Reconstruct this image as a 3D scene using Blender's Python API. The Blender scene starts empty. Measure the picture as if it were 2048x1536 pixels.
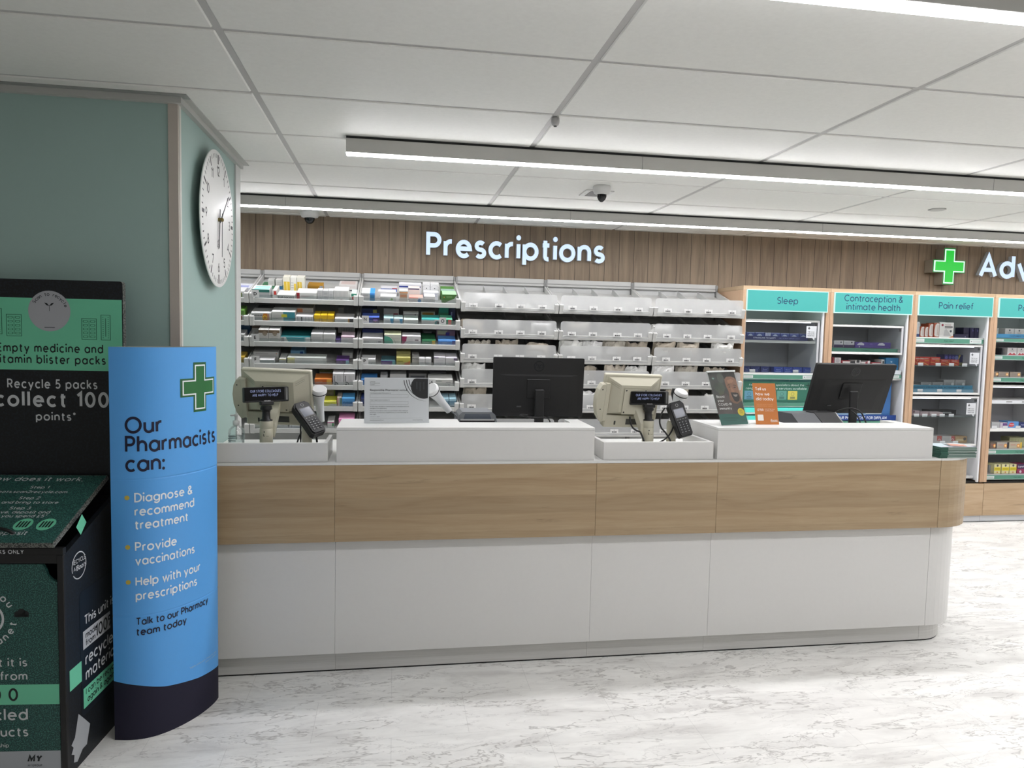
import bpy, math, random
from mathutils import Matrix, Vector
random.seed(7)
scene = bpy.context.scene
col = scene.collection
R = math.radians

# ---------------------------------------------------------------- camera, world, exposure
F_PX, YAW, PITCH, ROLL, EYE = 1445.04, .1614, -.0696, .0218, 1.58
_fw = Vector((math.sin(YAW)*math.cos(PITCH), math.cos(YAW)*math.cos(PITCH), math.sin(PITCH)))
_r0 = Vector((math.cos(YAW), -math.sin(YAW), 0)); _u0 = _r0.cross(_fw)
RT = _r0*math.cos(ROLL) + _u0*math.sin(ROLL); UP = -_r0*math.sin(ROLL) + _u0*math.cos(ROLL)
cam_d = bpy.data.cameras.new('camera'); cam = bpy.data.objects.new('camera', cam_d); col.objects.link(cam)
cam_d.sensor_width = 36; cam_d.lens = 36*F_PX/2048; cam_d.clip_start = .05; cam_d.clip_end = 60
cam.matrix_world = Matrix(((RT.x, UP.x, -_fw.x, 0), (RT.y, UP.y, -_fw.y, 0), (RT.z, UP.z, -_fw.z, EYE), (0, 0, 0, 1)))
scene.camera = cam
world = bpy.data.worlds.new('World'); scene.world = world; world.use_nodes = True
world.node_tree.nodes['Background'].inputs[0].default_value = (1, .985, .95, 1)
world.node_tree.nodes['Background'].inputs[1].default_value = .20      # rest of the lit shop behind the camera
STRIP = 53.0                                                           # emission of the ceiling strip lights
vs = scene.view_settings
vs.view_transform = 'Standard'; vs.look = 'None'; vs.exposure = 0.0; vs.gamma = 1; vs.use_curve_mapping = False
CZ = 2.491                                                             # ceiling height

def at(px, py, y):
    "where the sight line through a pixel of the photograph meets the upright plane at depth y"
    d = _fw + RT*((px-1024)/F_PX) - UP*((py-768)/F_PX)
    k = y/d.y
    return Vector((d.x*k, y, EYE + d.z*k))

# ---------------------------------------------------------------- materials
def lin(h):
    h = h.lstrip('#'); c = [int(h[i:i+2], 16)/255 for i in (0, 2, 4)]
    return tuple(x/12.92 if x <= .04045 else ((x+.055)/1.055)**2.4 for x in c) + (1,)
MATS = {}
def newmat(name):
    m = bpy.data.materials.new(name); m.use_nodes = True
    t = m.node_tree; return m, t, t.nodes['Principled BSDF']
def nd(t, typ, props=None, **ins):
    n = t.nodes.new(typ)
    for k, v in (props or {}).items(): setattr(n, k, v)
    for k, v in ins.items():
        s = n.inputs[int(k[1:])] if k[0] == '_' and k[1:].isdigit() else n.inputs[k.replace('_', ' ')]
        if hasattr(v, 'is_output'): t.links.new(v, s)
        else: s.default_value = v
    return n
def ramp(t, fac, stops):
    n = nd(t, 'ShaderNodeValToRGB', Fac=fac); e = n.color_ramp.elements
    while len(e) < len(stops): e.new(.5)
    for s, (p, c) in zip(e, stops): s.position = p; s.color = c if not isinstance(c, str) else lin(c)
    return n.outputs[0]
def mth(t, op, a, b=0.0): return nd(t, 'ShaderNodeMath', {'operation': op}, _0=a, _1=b).outputs[0]
def mapped(t, scale, out='Object'):
    tc = nd(t, 'ShaderNodeTexCoord')
    return nd(t, 'ShaderNodeMapping', Vector=tc.outputs[out], Scale=scale).outputs[0]
def mix(t, f, a, b, mode='MIX'):
    n = nd(t, 'ShaderNodeMix', {'data_type': 'RGBA', 'blend_type': mode})
    for s, v in ((n.inputs[0], f), (n.inputs[6], a), (n.inputs[7], b)):
        if hasattr(v, 'is_output'): t.links.new(v, s)
        else: s.default_value = v if not isinstance(v, str) else lin(v)
    return n.outputs[2]

def C(h, rough=.5, metal=0.0, coat=0.0):
    "plain coloured surface with a faint procedural mottling"
    k = (h, rough, metal, coat)
    if k not in MATS:
        m, t, b = newmat('surface_' + h.strip('#'))
        c = lin(h)
        nz = nd(t, 'ShaderNodeTexNoise', Vector=mapped(t, (9, 9, 9)), Detail=3.0)
        lo = tuple(x*.965 for x in c[:3]) + (1,)
        t.links.new(mix(t, nz.outputs[0], lo, c), b.inputs['Base Color'])
        b.inputs['Roughness'].default_value = rough; b.inputs['Metallic'].default_value = metal
        b.inputs['Coat Weight'].default_value = coat
        MATS[k] = m
    return MATS[k]
def E(h, s):
    k = ('emit', h, s)
    if k not in MATS:
        m, t, b = newmat('glowing_' + h.strip('#'))
        b.inputs['Base Color'].default_value = tuple(x*.12 for x in lin(h)[:3])+(1,)
        nz = nd(t, 'ShaderNodeTexNoise', Vector=mapped(t, (6, 6, 6)))
        c = lin(h); t.links.new(mix(t, nz.outputs[0], tuple(x*.97 for x in c[:3])+(1,), c), b.inputs['Emission Color'])
        b.inputs['Emission Strength'].default_value = s
        MATS[k] = m
    return MATS[k]

def wood(name, cols, grain, axis, band, rough=.45, seed=0.0):
    "long grained laminate: axis is the grain direction, band the width of one board"
    m, t, b = newmat(name)
    tc = nd(t, 'ShaderNodeTexCoord'); sp = nd(t, 'ShaderNodeSeparateXYZ', Vector=tc.outputs['Object'])
    cross = sp.outputs['Z'] if axis == 'X' else sp.outputs['X']
    long_ = sp.outputs['X'] if axis == 'X' else sp.outputs['Z']
    idx = mth(t, 'FLOOR', mth(t, 'DIVIDE', mth(t, 'ADD', cross, 20+seed), band))
    wn = nd(t, 'ShaderNodeTexWhiteNoise', {'noise_dimensions': '1D'}, W=idx)
    v = nd(t, 'ShaderNodeCombineXYZ', X=mth(t, 'ADD', mth(t, 'MULTIPLY', long_, 1.3), mth(t, 'MULTIPLY', wn.outputs[0], 37.0)),
           Y=mth(t, 'MULTIPLY', cross, grain), Z=mth(t, 'MULTIPLY', sp.outputs['Y'], 3.0))
    n1 = nd(t, 'ShaderNodeTexNoise', Vector=v.outputs[0], Scale=1.0, Detail=7.0, Roughness=.62, Distortion=.9)
    v2 = nd(t, 'ShaderNodeCombineXYZ', X=mth(t, 'MULTIPLY', long_, 5.0), Y=mth(t, 'MULTIPLY', cross, grain*9), Z=idx)
    n2 = nd(t, 'ShaderNodeTexNoise', Vector=v2.outputs[0], Scale=1.0, Detail=4.0)
    base = ramp(t, n1.outputs[0], [(.28, cols[0]), (.47, cols[1]), (.62, cols[2]), (.8, cols[1])])
    base = mix(t, .25, base, ramp(t, n2.outputs[0], [(.3, cols[0]), (.7, cols[2])]))
    v3 = nd(t, 'ShaderNodeCombineXYZ', X=mth(t, 'MULTIPLY', long_, 2.2), Y=mth(t, 'MULTIPLY', cross, grain*3.2), Z=mth(t, 'ADD', idx, 5.0))
    n3 = nd(t, 'ShaderNodeTexNoise', Vector=v3.outputs[0], Scale=1.0, Detail=6.0, Roughness=.7, Distortion=.6)
    base = mix(t, ramp(t, n3.outputs[0], [(.60, (0, 0, 0, 1)), (.78, (.75, .75, .75, 1))]), base, tuple(x*.42 for x in lin(cols[0])[:3])+(1,))
    tint = ramp(t, wn.outputs[0], [(0, (.91, .905, .90, 1)), (1, (1.04, 1.04, 1.04, 1))])
    return m, t, b, mix(t, 1.0, base, tint, 'MULTIPLY'), cross
def plain_wood(name, cols, grain, axis, band, seed=0.0):
    m, t, b, c, _ = wood(name, cols, grain, axis, band, seed=seed)
    t.links.new(c, b.inputs['Base Color']); b.inputs['Roughness'].default_value = .42
    return m
OAK = ['#947b5c', '#a58e6f', '#ae997a']
M_OAK = plain_wood('counter_oak', OAK, 13, 'X', .083)
M_OAKV = plain_wood('cabinet_oak', ['#a98868', '#b8977a', '#c2a386'], 16, 'Z', .4, seed=.11)
M_OAKH = plain_wood('drawer_oak', ['#a18666', '#b19878', '#bca486'], 13, 'X', .11, seed=.05)
def planks():
    m, t, b, c, cross = wood('wall_planks', ['#665645', '#7a6a57', '#8a7964'], 18, 'Z', .1312)
    fr = mth(t, 'FRACT', mth(t, 'DIVIDE', mth(t, 'ADD', cross, 20), .1312))
    d = mth(t, 'ABSOLUTE', mth(t, 'SUBTRACT', fr, .5))
    g = mth(t, 'GREATER_THAN', d, .484)
    t.links.new(mix(t, g, c, '#2f261c'), b.inputs['Base Color']); b.inputs['Roughness'].default_value = .6
    bp = nd(t, 'ShaderNodeBump', Strength=.6, Distance=.01, Height=mth(t, 'SUBTRACT', 1.0, g))
    t.links.new(bp.outputs[0], b.inputs['Normal'])
    return m
M_PLANKS = planks()
def marble():
    m, t, b = newmat('marble_vinyl')
    tc = nd(t, 'ShaderNodeTexCoord')
    mp = nd(t, 'ShaderNodeMapping', Vector=tc.outputs['Object'], Rotation=(0, 0, R(-9)), Scale=(.9, 3.0, 1))
    wv = nd(t, 'ShaderNodeTexNoise', Vector=mp.outputs[0], Scale=1.7, Detail=5.0, Roughness=.6, Distortion=.4)
    warp = nd(t, 'ShaderNodeVectorMath', {'operation': 'MULTIPLY_ADD'}, _0=wv.outputs['Color'], _1=(.8, .8, .8), _2=mp.outputs[0])
    def vein(scale, width, det):
        n = nd(t, 'ShaderNodeTexNoise', Vector=warp.outputs[0], Scale=scale, Detail=det, Roughness=.55)
        a = mth(t, 'ABSOLUTE', mth(t, 'SUBTRACT', n.outputs[0], .5))
        return ramp(t, mth(t, 'DIVIDE', a, width), [(0, (1, 1, 1, 1)), (1, (0, 0, 0, 1))])
    v1, v2 = vein(1.9, .012, 4.0), vein(4.6, .016, 5.0)
    patch = nd(t, 'ShaderNodeTexNoise', Vector=mp.outputs[0], Scale=2.6, Detail=4.0)
    msk = ramp(t, patch.outputs[0], [(.38, (0, 0, 0, 1)), (.62, (1, 1, 1, 1))])
    cloud = nd(t, 'ShaderNodeTexNoise', Vector=warp.outputs[0], Scale=4.0, Detail=6.0)
    base = ramp(t, cloud.outputs[0], [(.28, '#d3d1cd'), (.45, '#e6e5e1'), (.7, '#f3f2ee')])
    f1 = mth(t, 'MULTIPLY', v1, .62)
    f2 = mth(t, 'MULTIPLY', mth(t, 'MULTIPLY', v2, msk), .5)
    c = mix(t, f1, base, '#908b86'); c = mix(t, f2, c, '#8d8986')
    sp = nd(t, 'ShaderNodeSeparateXYZ', Vector=tc.outputs['Object'])
    row = mth(t, 'FLOOR', mth(t, 'DIVIDE', sp.outputs['Y'], .305))
    fx = mth(t, 'FRACT', mth(t, 'ADD', mth(t, 'DIVIDE', sp.outputs['X'], .61), mth(t, 'MULTIPLY', row, .5)))
    fy = mth(t, 'FRACT', mth(t, 'DIVIDE', sp.outputs['Y'], .305))
    seam = mth(t, 'MAXIMUM', mth(t, 'LESS_THAN', fx, .0025), mth(t, 'LESS_THAN', fy, .004))
    c = mix(t, mth(t, 'MULTIPLY', seam, .35), c, '#8d8a86')
    t.links.new(c, b.inputs['Base Color']); b.inputs['Roughness'].default_value = .38
    return m
M_FLOOR = marble()
def speckle(name, c0, c1, sc=260, thr=.62):
    m, t, b = newmat(name)
    n = nd(t, 'ShaderNodeTexNoise', Vector=mapped(t, (1, 1, 1)), Scale=sc, Detail=2.0)
    n2 = nd(t, 'ShaderNodeTexNoise', Vector=mapped(t, (1, 1, 1)), Scale=14, Detail=4.0)
    c = ramp(t, n.outputs[0], [(thr-.14, c0), (thr, c1)])
    c = mix(t, mth(t, 'MULTIPLY', n2.outputs[0], .5), c, c0)
    t.links.new(c, b.inputs['Base Color']); b.inputs['Roughness'].default_value = .55
    return m
M_SPECK = speckle('recycled_green_board', '#163c39', '#478276')
M_SPECKD = speckle('recycled_dark_board', '#02050a', '#0f1a24', 120, .62)
M_SPECKE = speckle('recycled_board_edge', '#1c211f', '#8a8c86', 220, .56)
def brushed():
    m, t, b = newmat('brushed_aluminium')
    n = nd(t, 'ShaderNodeTexNoise', Vector=mapped(t, (2, 2, 400)), Scale=1.0, Detail=2.0)
    t.links.new(ramp(t, n.outputs[0], [(.3, '#c2c1bd'), (.7, '#cfcecb')]), b.inputs['Base Color'])
    b.inputs['Metallic'].default_value = .3; b.inputs['Roughness'].default_value = .42
    return m
M_BRUSH = brushed()
def tile_mat():
    m, t, b = newmat('ceiling_tile')
    n = nd(t, 'ShaderNodeTexNoise', Vector=mapped(t, (1, 1, 1)), Scale=60, Detail=3.0)
    t.links.new(ramp(t, n.outputs[0], [(.3, '#e2e2dd'), (.7, '#e6e6e1')]), b.inputs['Base Color'])
    b.inputs['Roughness'].default_value = .5; b.inputs['Specular IOR Level'].default_value = .35
    return m
M_TILE = tile_mat()
def frosted():
    m, t, b = newmat('frosted_plastic'); t.nodes.remove(b)
    n = nd(t, 'ShaderNodeTexNoise', Vector=mapped(t, (5, 5, 5)), Detail=1.0)
    c = ramp(t, n.outputs[0], [(.3, '#d8d9d8'), (.7, '#dcdddc')])
    d = nd(t, 'ShaderNodeBsdfDiffuse', Color=c); tl = nd(t, 'ShaderNodeBsdfTranslucent', Color=c)
    tr = nd(t, 'ShaderNodeBsdfTransparent'); gl = nd(t, 'ShaderNodeBsdfGlossy', Roughness=.35)
    a = nd(t, 'ShaderNodeMixShader', _0=.35, _1=d.outputs[0], _2=tl.outputs[0])
    a = nd(t, 'ShaderNodeMixShader', _0=.56, _1=a.outputs[0], _2=tr.outputs[0])
    a = nd(t, 'ShaderNodeMixShader', _0=.05, _1=a.outputs[0], _2=gl.outputs[0])
    t.links.new(a.outputs[0], t.nodes['Material Output'].inputs[0])
    return m
M_FROST = frosted()
def clear(name, refl, tint, rough=.03):
    "thin clear pane: mostly see-through with a grazing reflection"
    m, t, b = newmat(name); t.nodes.remove(b)
    n = nd(t, 'ShaderNodeTexNoise', Vector=mapped(t, (4, 4, 4)))
    tr = nd(t, 'ShaderNodeBsdfTransparent', Color=mix(t, n.outputs[0], tint, tuple(min(1, x*1.02) for x in tint[:3])+(1,)))
    gl = nd(t, 'ShaderNodeBsdfGlossy', Roughness=rough)
    lw = nd(t, 'ShaderNodeLayerWeight', Blend=.25)
    f = mth(t, 'ADD', mth(t, 'MULTIPLY', lw.outputs['Fresnel'], .5), refl)
    a = nd(t, 'ShaderNodeMixShader', _0=f, _1=tr.outputs[0], _2=gl.outputs[0])
    t.links.new(a.outputs[0], t.nodes['Material Output'].inputs[0])
    return m
M_GLASS = clear('door_glass', .04, (.90, .92, .92, 1))
M_ACRYL = clear('clear_acrylic', .03, (.97, .98, .98, 1), .08)
M_TRAYLIP = clear('clear_tray_lip', .08, (.88, .9, .9, 1), .1)
M_WHITE = C('#dcdcd9', .35); M_LAM = C('#d6d5d2', .32); M_SHELF = C('#c2c2bf', .4); M_STEEL = C('#b2b2af', .4)
M_BLACK = C('#040405', .55); M_BLACKM = C('#101011', .5); M_CREAM = C('#b9b5a2', .45); M_CREAMD = C('#8f8c7c', .5)
M_TEAL = C('#9bb4ae', .5); M_INK = C('#1c1d20', .5); M_GREY = C('#8c8c8a', .45)
M_TICKET = C('#4f8672', .4)

# ---------------------------------------------------------------- stroke lettering (geometric sans)
def arc(cx, cy, rx, ry, a0, a1):
    n = max(3, int(abs(a1-a0)/16))
    return [(cx+rx*math.cos(R(a0+(a1-a0)*i/n)), cy+ry*math.sin(R(a0+(a1-a0)*i/n))) for i in range(n+1)]
O24 = arc(.24, .24, .24, .24, 90, 450)
G = {  # glyph: (advance, [strokes])
 'a': (.48, [O24, [(.48, .48), (.48, 0)]]), 'b': (.48, [O24, [(0, .74), (0, 0)]]),
 'c': (.4, [arc(.24, .24, .24, .24, 48, 312)]), 'd': (.48, [O24, [(.48, .74), (.48, 0)]]),
 'e': (.47, [[(.03, .25), (.47, .25)] + arc(.24, .24, .23, .24, 2, 315)]),
 'f': (.24, [[(.1, 0), (.1, .56)] + arc(.25, .58, .15, .16, 180, 85), [(0, .47), (.24, .47)]]),
 'g': (.48, [O24, [(.48, .48), (.48, .02)] + arc(.24, .0, .24, .21, 0, -150)]),
 'h': (.4, [[(0, .74), (0, 0)], arc(.2, .27, .2, .21, 180, 0) + [(.4, 0)]]),
 'i': (0, [[(0, .48), (0, 0)], '.', ]), 'j': (.06, [[(.06, .48), (.06, -.1)] + arc(-.04, -.1, .1, .12, 0, -90), '.']),
 'k': (.36, [[(0, .74), (0, 0)], [(.33, .48), (.02, .2)], [(.12, .29), (.36, 0)]]), 'l': (0, [[(0, .74), (0, 0)]]),
 'm': (.68, [[(0, .48), (0, 0)], arc(.17, .29, .17, .19, 180, 0) + [(.34, 0)], arc(.51, .29, .17, .19, 180, 0) + [(.68, 0)]]),
 'n': (.4, [[(0, .48), (0, 0)], arc(.2, .28, .2, .2, 180, 0) + [(.4, 0)]]), 'o': (.5, [arc(.25, .24, .25, .24, 90, 450)]),
 'p': (.48, [O24, [(0, .48), (0, -.22)]]), 'q': (.48, [O24, [(.48, .48), (.48, -.22)]]),
 'r': (.22, [[(0, .48), (0, 0)], arc(.2, .28, .2, .2, 180, 80)]),
 's': (.32, [arc(.165, .36, .14, .12, 35, 270) + arc(.165, .12, .155, .12, 90, -145)]),
 't': (.26, [[(.1, .64), (.1, .1)] + arc(.21, .1, .11, .1, 180, 285), [(0, .48), (.26, .48)]]),
 'u': (.4, [[(0, .48), (0, .2)] + arc(.2, .2, .2, .2, 180, 360), [(.4, .48), (.4, 0)]]),
 'v': (.44, [[(0, .48), (.22, 0), (.44, .48)]]), 'w': (.66, [[(0, .48), (.17, 0), (.33, .46), (.49, 0), (.66, .48)]]),
 'x': (.4, [[(0, .48), (.4, 0)], [(.4, .48), (0, 0)]]), 'y': (.44, [[(0, .48), (.23, .02)], [(.44, .48), (.13, -.22)]]),
 'z': (.36, [[(0, .48), (.36, .48), (0, 0), (.36, 0)]]),
 'A': (.6, [[(0, 0), (.3, .7), (.6, 0)], [(.12, .22), (.48, .22)]]),
 'B': (.42, [[(0, 0), (0, .7), (.2, .7)] + arc(.2, .53, .17, .17, 90, -90) + [(0, .36)], [(.2, .36)] + arc(.23, .18, .19, .18, 90, -90) + [(0, 0)]]),
 'C': (.6, [arc(.35, .35, .35, .35, 46, 314)]), 'D': (.54, [[(0, 0), (0, .7), (.19, .7)] + arc(.19, .35, .35, .35, 90, -90) + [(0, 0)]]),
 'E': (.38, [[(.38, .7), (0, .7), (0, 0), (.38, 0)], [(0, .36), (.34, .36)]]), 'F': (.36, [[(.36, .7), (0, .7), (0, 0)], [(0, .36), (.32, .36)]]),
 'G': (.68, [arc(.35, .35, .35, .35, 46, 355) + [(.4, .34)]]), 'H': (.5, [[(0, .7), (0, 0)], [(.5, .7), (.5, 0)], [(0, .36), (.5, .36)]]),
 'I': (0, [[(0, .7), (0, 0)]]), 'J': (.3, [[(.3, .7), (.3, .17)] + arc(.15, .17, .15, .17, 0, -160)]),
 'K': (.48, [[(0, .7), (0, 0)], [(.44, .7), (.03, .28)], [(.15, .4), (.48, 0)]]), 'L': (.36, [[(0, .7), (0, 0), (.36, 0)]]),
 'M': (.66, [[(0, 0), (.05, .7), (.33, .16), (.61, .7), (.66, 0)]]), 'N': (.52, [[(0, 0), (0, .7), (.52, 0), (.52, .7)]]),
 'O': (.72, [arc(.36, .35, .36, .35, 90, 450)]), 'P': (.42, [[(0, 0), (0, .7), (.22, .7)] + arc(.22, .51, .2, .19, 90, -90) + [(0, .32)]]),
 'Q': (.72, [arc(.36, .35, .36, .35, 90, 450), [(.45, .2), (.7, -.04)]]),
 'R': (.43, [[(0, 0), (0, .7), (.22, .7)] + arc(.22, .51, .2, .19, 90, -90) + [(0, .32)], [(.2, .32), (.43, 0)]]),
 'S': (.43, [arc(.22, .53, .19, .17, 38, 270) + arc(.22, .18, .21, .18, 90, -145)]), 'T': (.48, [[(0, .7), (.48, .7)], [(.24, .7), (.24, 0)]]),
 'U': (.5, [[(0, .7), (0, .25)] + arc(.25, .25, .25, .25, 180, 360) + [(.5, .7)]]), 'V': (.58, [[(0, .7), (.29, 0), (.58, .7)]]),
 'W': (.86, [[(0, .7), (.21, 0), (.43, .68), (.65, 0), (.86, .7)]]), 'X': (.5, [[(0, .7), (.5, 0)], [(.5, .7), (0, 0)]]),
 'Y': (.5, [[(0, .7), (.25, .34), (.5, .7)], [(.25, .34), (.25, 0)]]), 'Z': (.46, [[(0, .7), (.46, .7), (0, 0), (.46, 0)]]),
 '0': (.44, [arc(.22, .35, .22, .35, 90, 450)]), '1': (.18, [[(0, .56), (.18, .7), (.18, 0)]]),
 '2': (.42, [arc(.21, .5, .2, .2, 165, -35) + [(0, 0), (.42, 0)]]), '3': (.4, [arc(.18, .53, .18, .17, 150, -90) + arc(.18, .18, .21, .18, 90, -150)]),
 '4': (.46, [[(.36, 0), (.36, .7), (0, .2), (.46, .2)]]), '5': (.4, [[(.38, .7), (.07, .7), (.04, .38)] + arc(.18, .21, .21, .21, 130, -145)]),
 '6': (.42, [arc(.21, .21, .21, .21, 90, 450), [(.02, .27), (.28, .7)]]), '7': (.42, [[(0, .7), (.42, .7), (.12, 0)]]),
 '8': (.42, [arc(.21, .53, .17, .17, 90, 450), arc(.21, .18, .21, .18, 90, 450)]), '9': (.42, [arc(.21, .49, .21, .21, 90, 450), [(.4, .43), (.14, 0)]]),
 '&': (.52, [[(.5, 0), (.1, .5)] + arc(.22, .58, .13, .12, 200, -20) + [(.1, .33)] + arc(.2, .17, .19, .17, 120, 300) + [(.48, .3)]]),
 '%': (.6, [arc(.12, .56, .12, .13, 90, 450), arc(.48, .14, .12, .13, 90, 450), [(.1, 0), (.5, .7)]]),
 '?': (.36, [arc(.18, .53, .17, .17, 170, -60) + [(.18, .26), (.18, .2)], ('dot', .18, 0)]), '!': (0, [[(0, .7), (0, .22)], ('dot', 0, 0)]),
 '.': (0, [('dot', 0, 0)]), ',': (.03, [[(.05, .04), (0, -.1)]]), ':': (0, [('dot', 0, .02), ('dot', 0, .4)]), '-': (.2, [[(0, .27), (.2, .27)]]),
 "'": (0, [[(0, .74), (0, .56)]]), '*': (.2, [[(.1, .74), (.1, .5)], [(0, .68), (.2, .56)], [(.2, .68), (0, .56)]]), '/': (.3, [[(0, -.05), (.3, .74)]]),
 '\u00a3': (.42, [arc(.24, .52, .15, .18, 20, 180) + [(.09, .1), (0, 0), (.42, 0)], [(0, .34), (.3, .34)]]),
}
def stroke(pts, w):
    "quads of one monoline stroke, mitred"
    pts = [p for i, p in enumerate(pts) if i == 0 or math.dist(p, pts[i-1]) > .012]
    h = w/2; n = len(pts); closed = math.dist(pts[0], pts[-1]) < 1e-4 and n > 3
    dirs = []
    for i in range(n-1):
        dx, dy = pts[i+1][0]-pts[i][0], pts[i+1][1]-pts[i][1]; l = math.hypot(dx, dy) or 1e-9
        dirs.append((dx/l, dy/l))
    L, Rr = [], []
    for i in range(n):
        a = dirs[i-1] if i > 0 else (dirs[-1] if closed else dirs[0])
        b = dirs[i] if i < n-1 else (dirs[0] if closed else dirs[-1])
        nx, ny = -(a[1]+b[1]), a[0]+b[0]; l = math.hypot(nx, ny)
        if l < 1e-6: nx, ny, l = -a[1], a[0], 1
        nx, ny = nx/l, ny/l
        k = min(h/max(.34, abs(nx*-a[1]+ny*a[0])), h*2.2)
        L.append((pts[i][0]+nx*k, pts[i][1]+ny*k)); Rr.append((pts[i][0]-nx*k, pts[i][1]-ny*k))
    return [(Rr[i], Rr[i+1], L[i+1], L[i]) for i in range(n-1)]
LAYER = []                                                             # crossing strokes lie a hair apart
def text2d(s, size, wt=.11, track=0.0, slant=0.0):
    "lettering as a list of polygons, capitals `size` tall, baseline at 0; returns (polygons, width)"
    k = size/(.7+wt); x = wt/2; out = []; y0 = wt/2; LAYER.clear()
    for ch in s:
        if ch == ' ': x += .26+track+wt*.4; continue
        adv, st = G.get(ch, G['-'])
        for q in st:
            if q == '.': q = ('dot', .06 if ch == 'j' else 0, .7)
            if q[0] == 'dot':
                rr = wt*.62; polys = [[(q[1]+rr*math.cos(R(a)), q[2]+rr*math.sin(R(a))) for a in range(0, 360, 36)]]
            else: polys = stroke(q, wt)
            for p in polys: out.append([((x+a+(b*slant))*k, (y0+b)*k) for a, b in p]); LAYER.append(len(LAYER) and (LAYER[-1]+(p is polys[0])) % 5)
        x += adv + wt + .085 + track
    return out, (x - .085 - track - wt/2)*k

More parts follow.
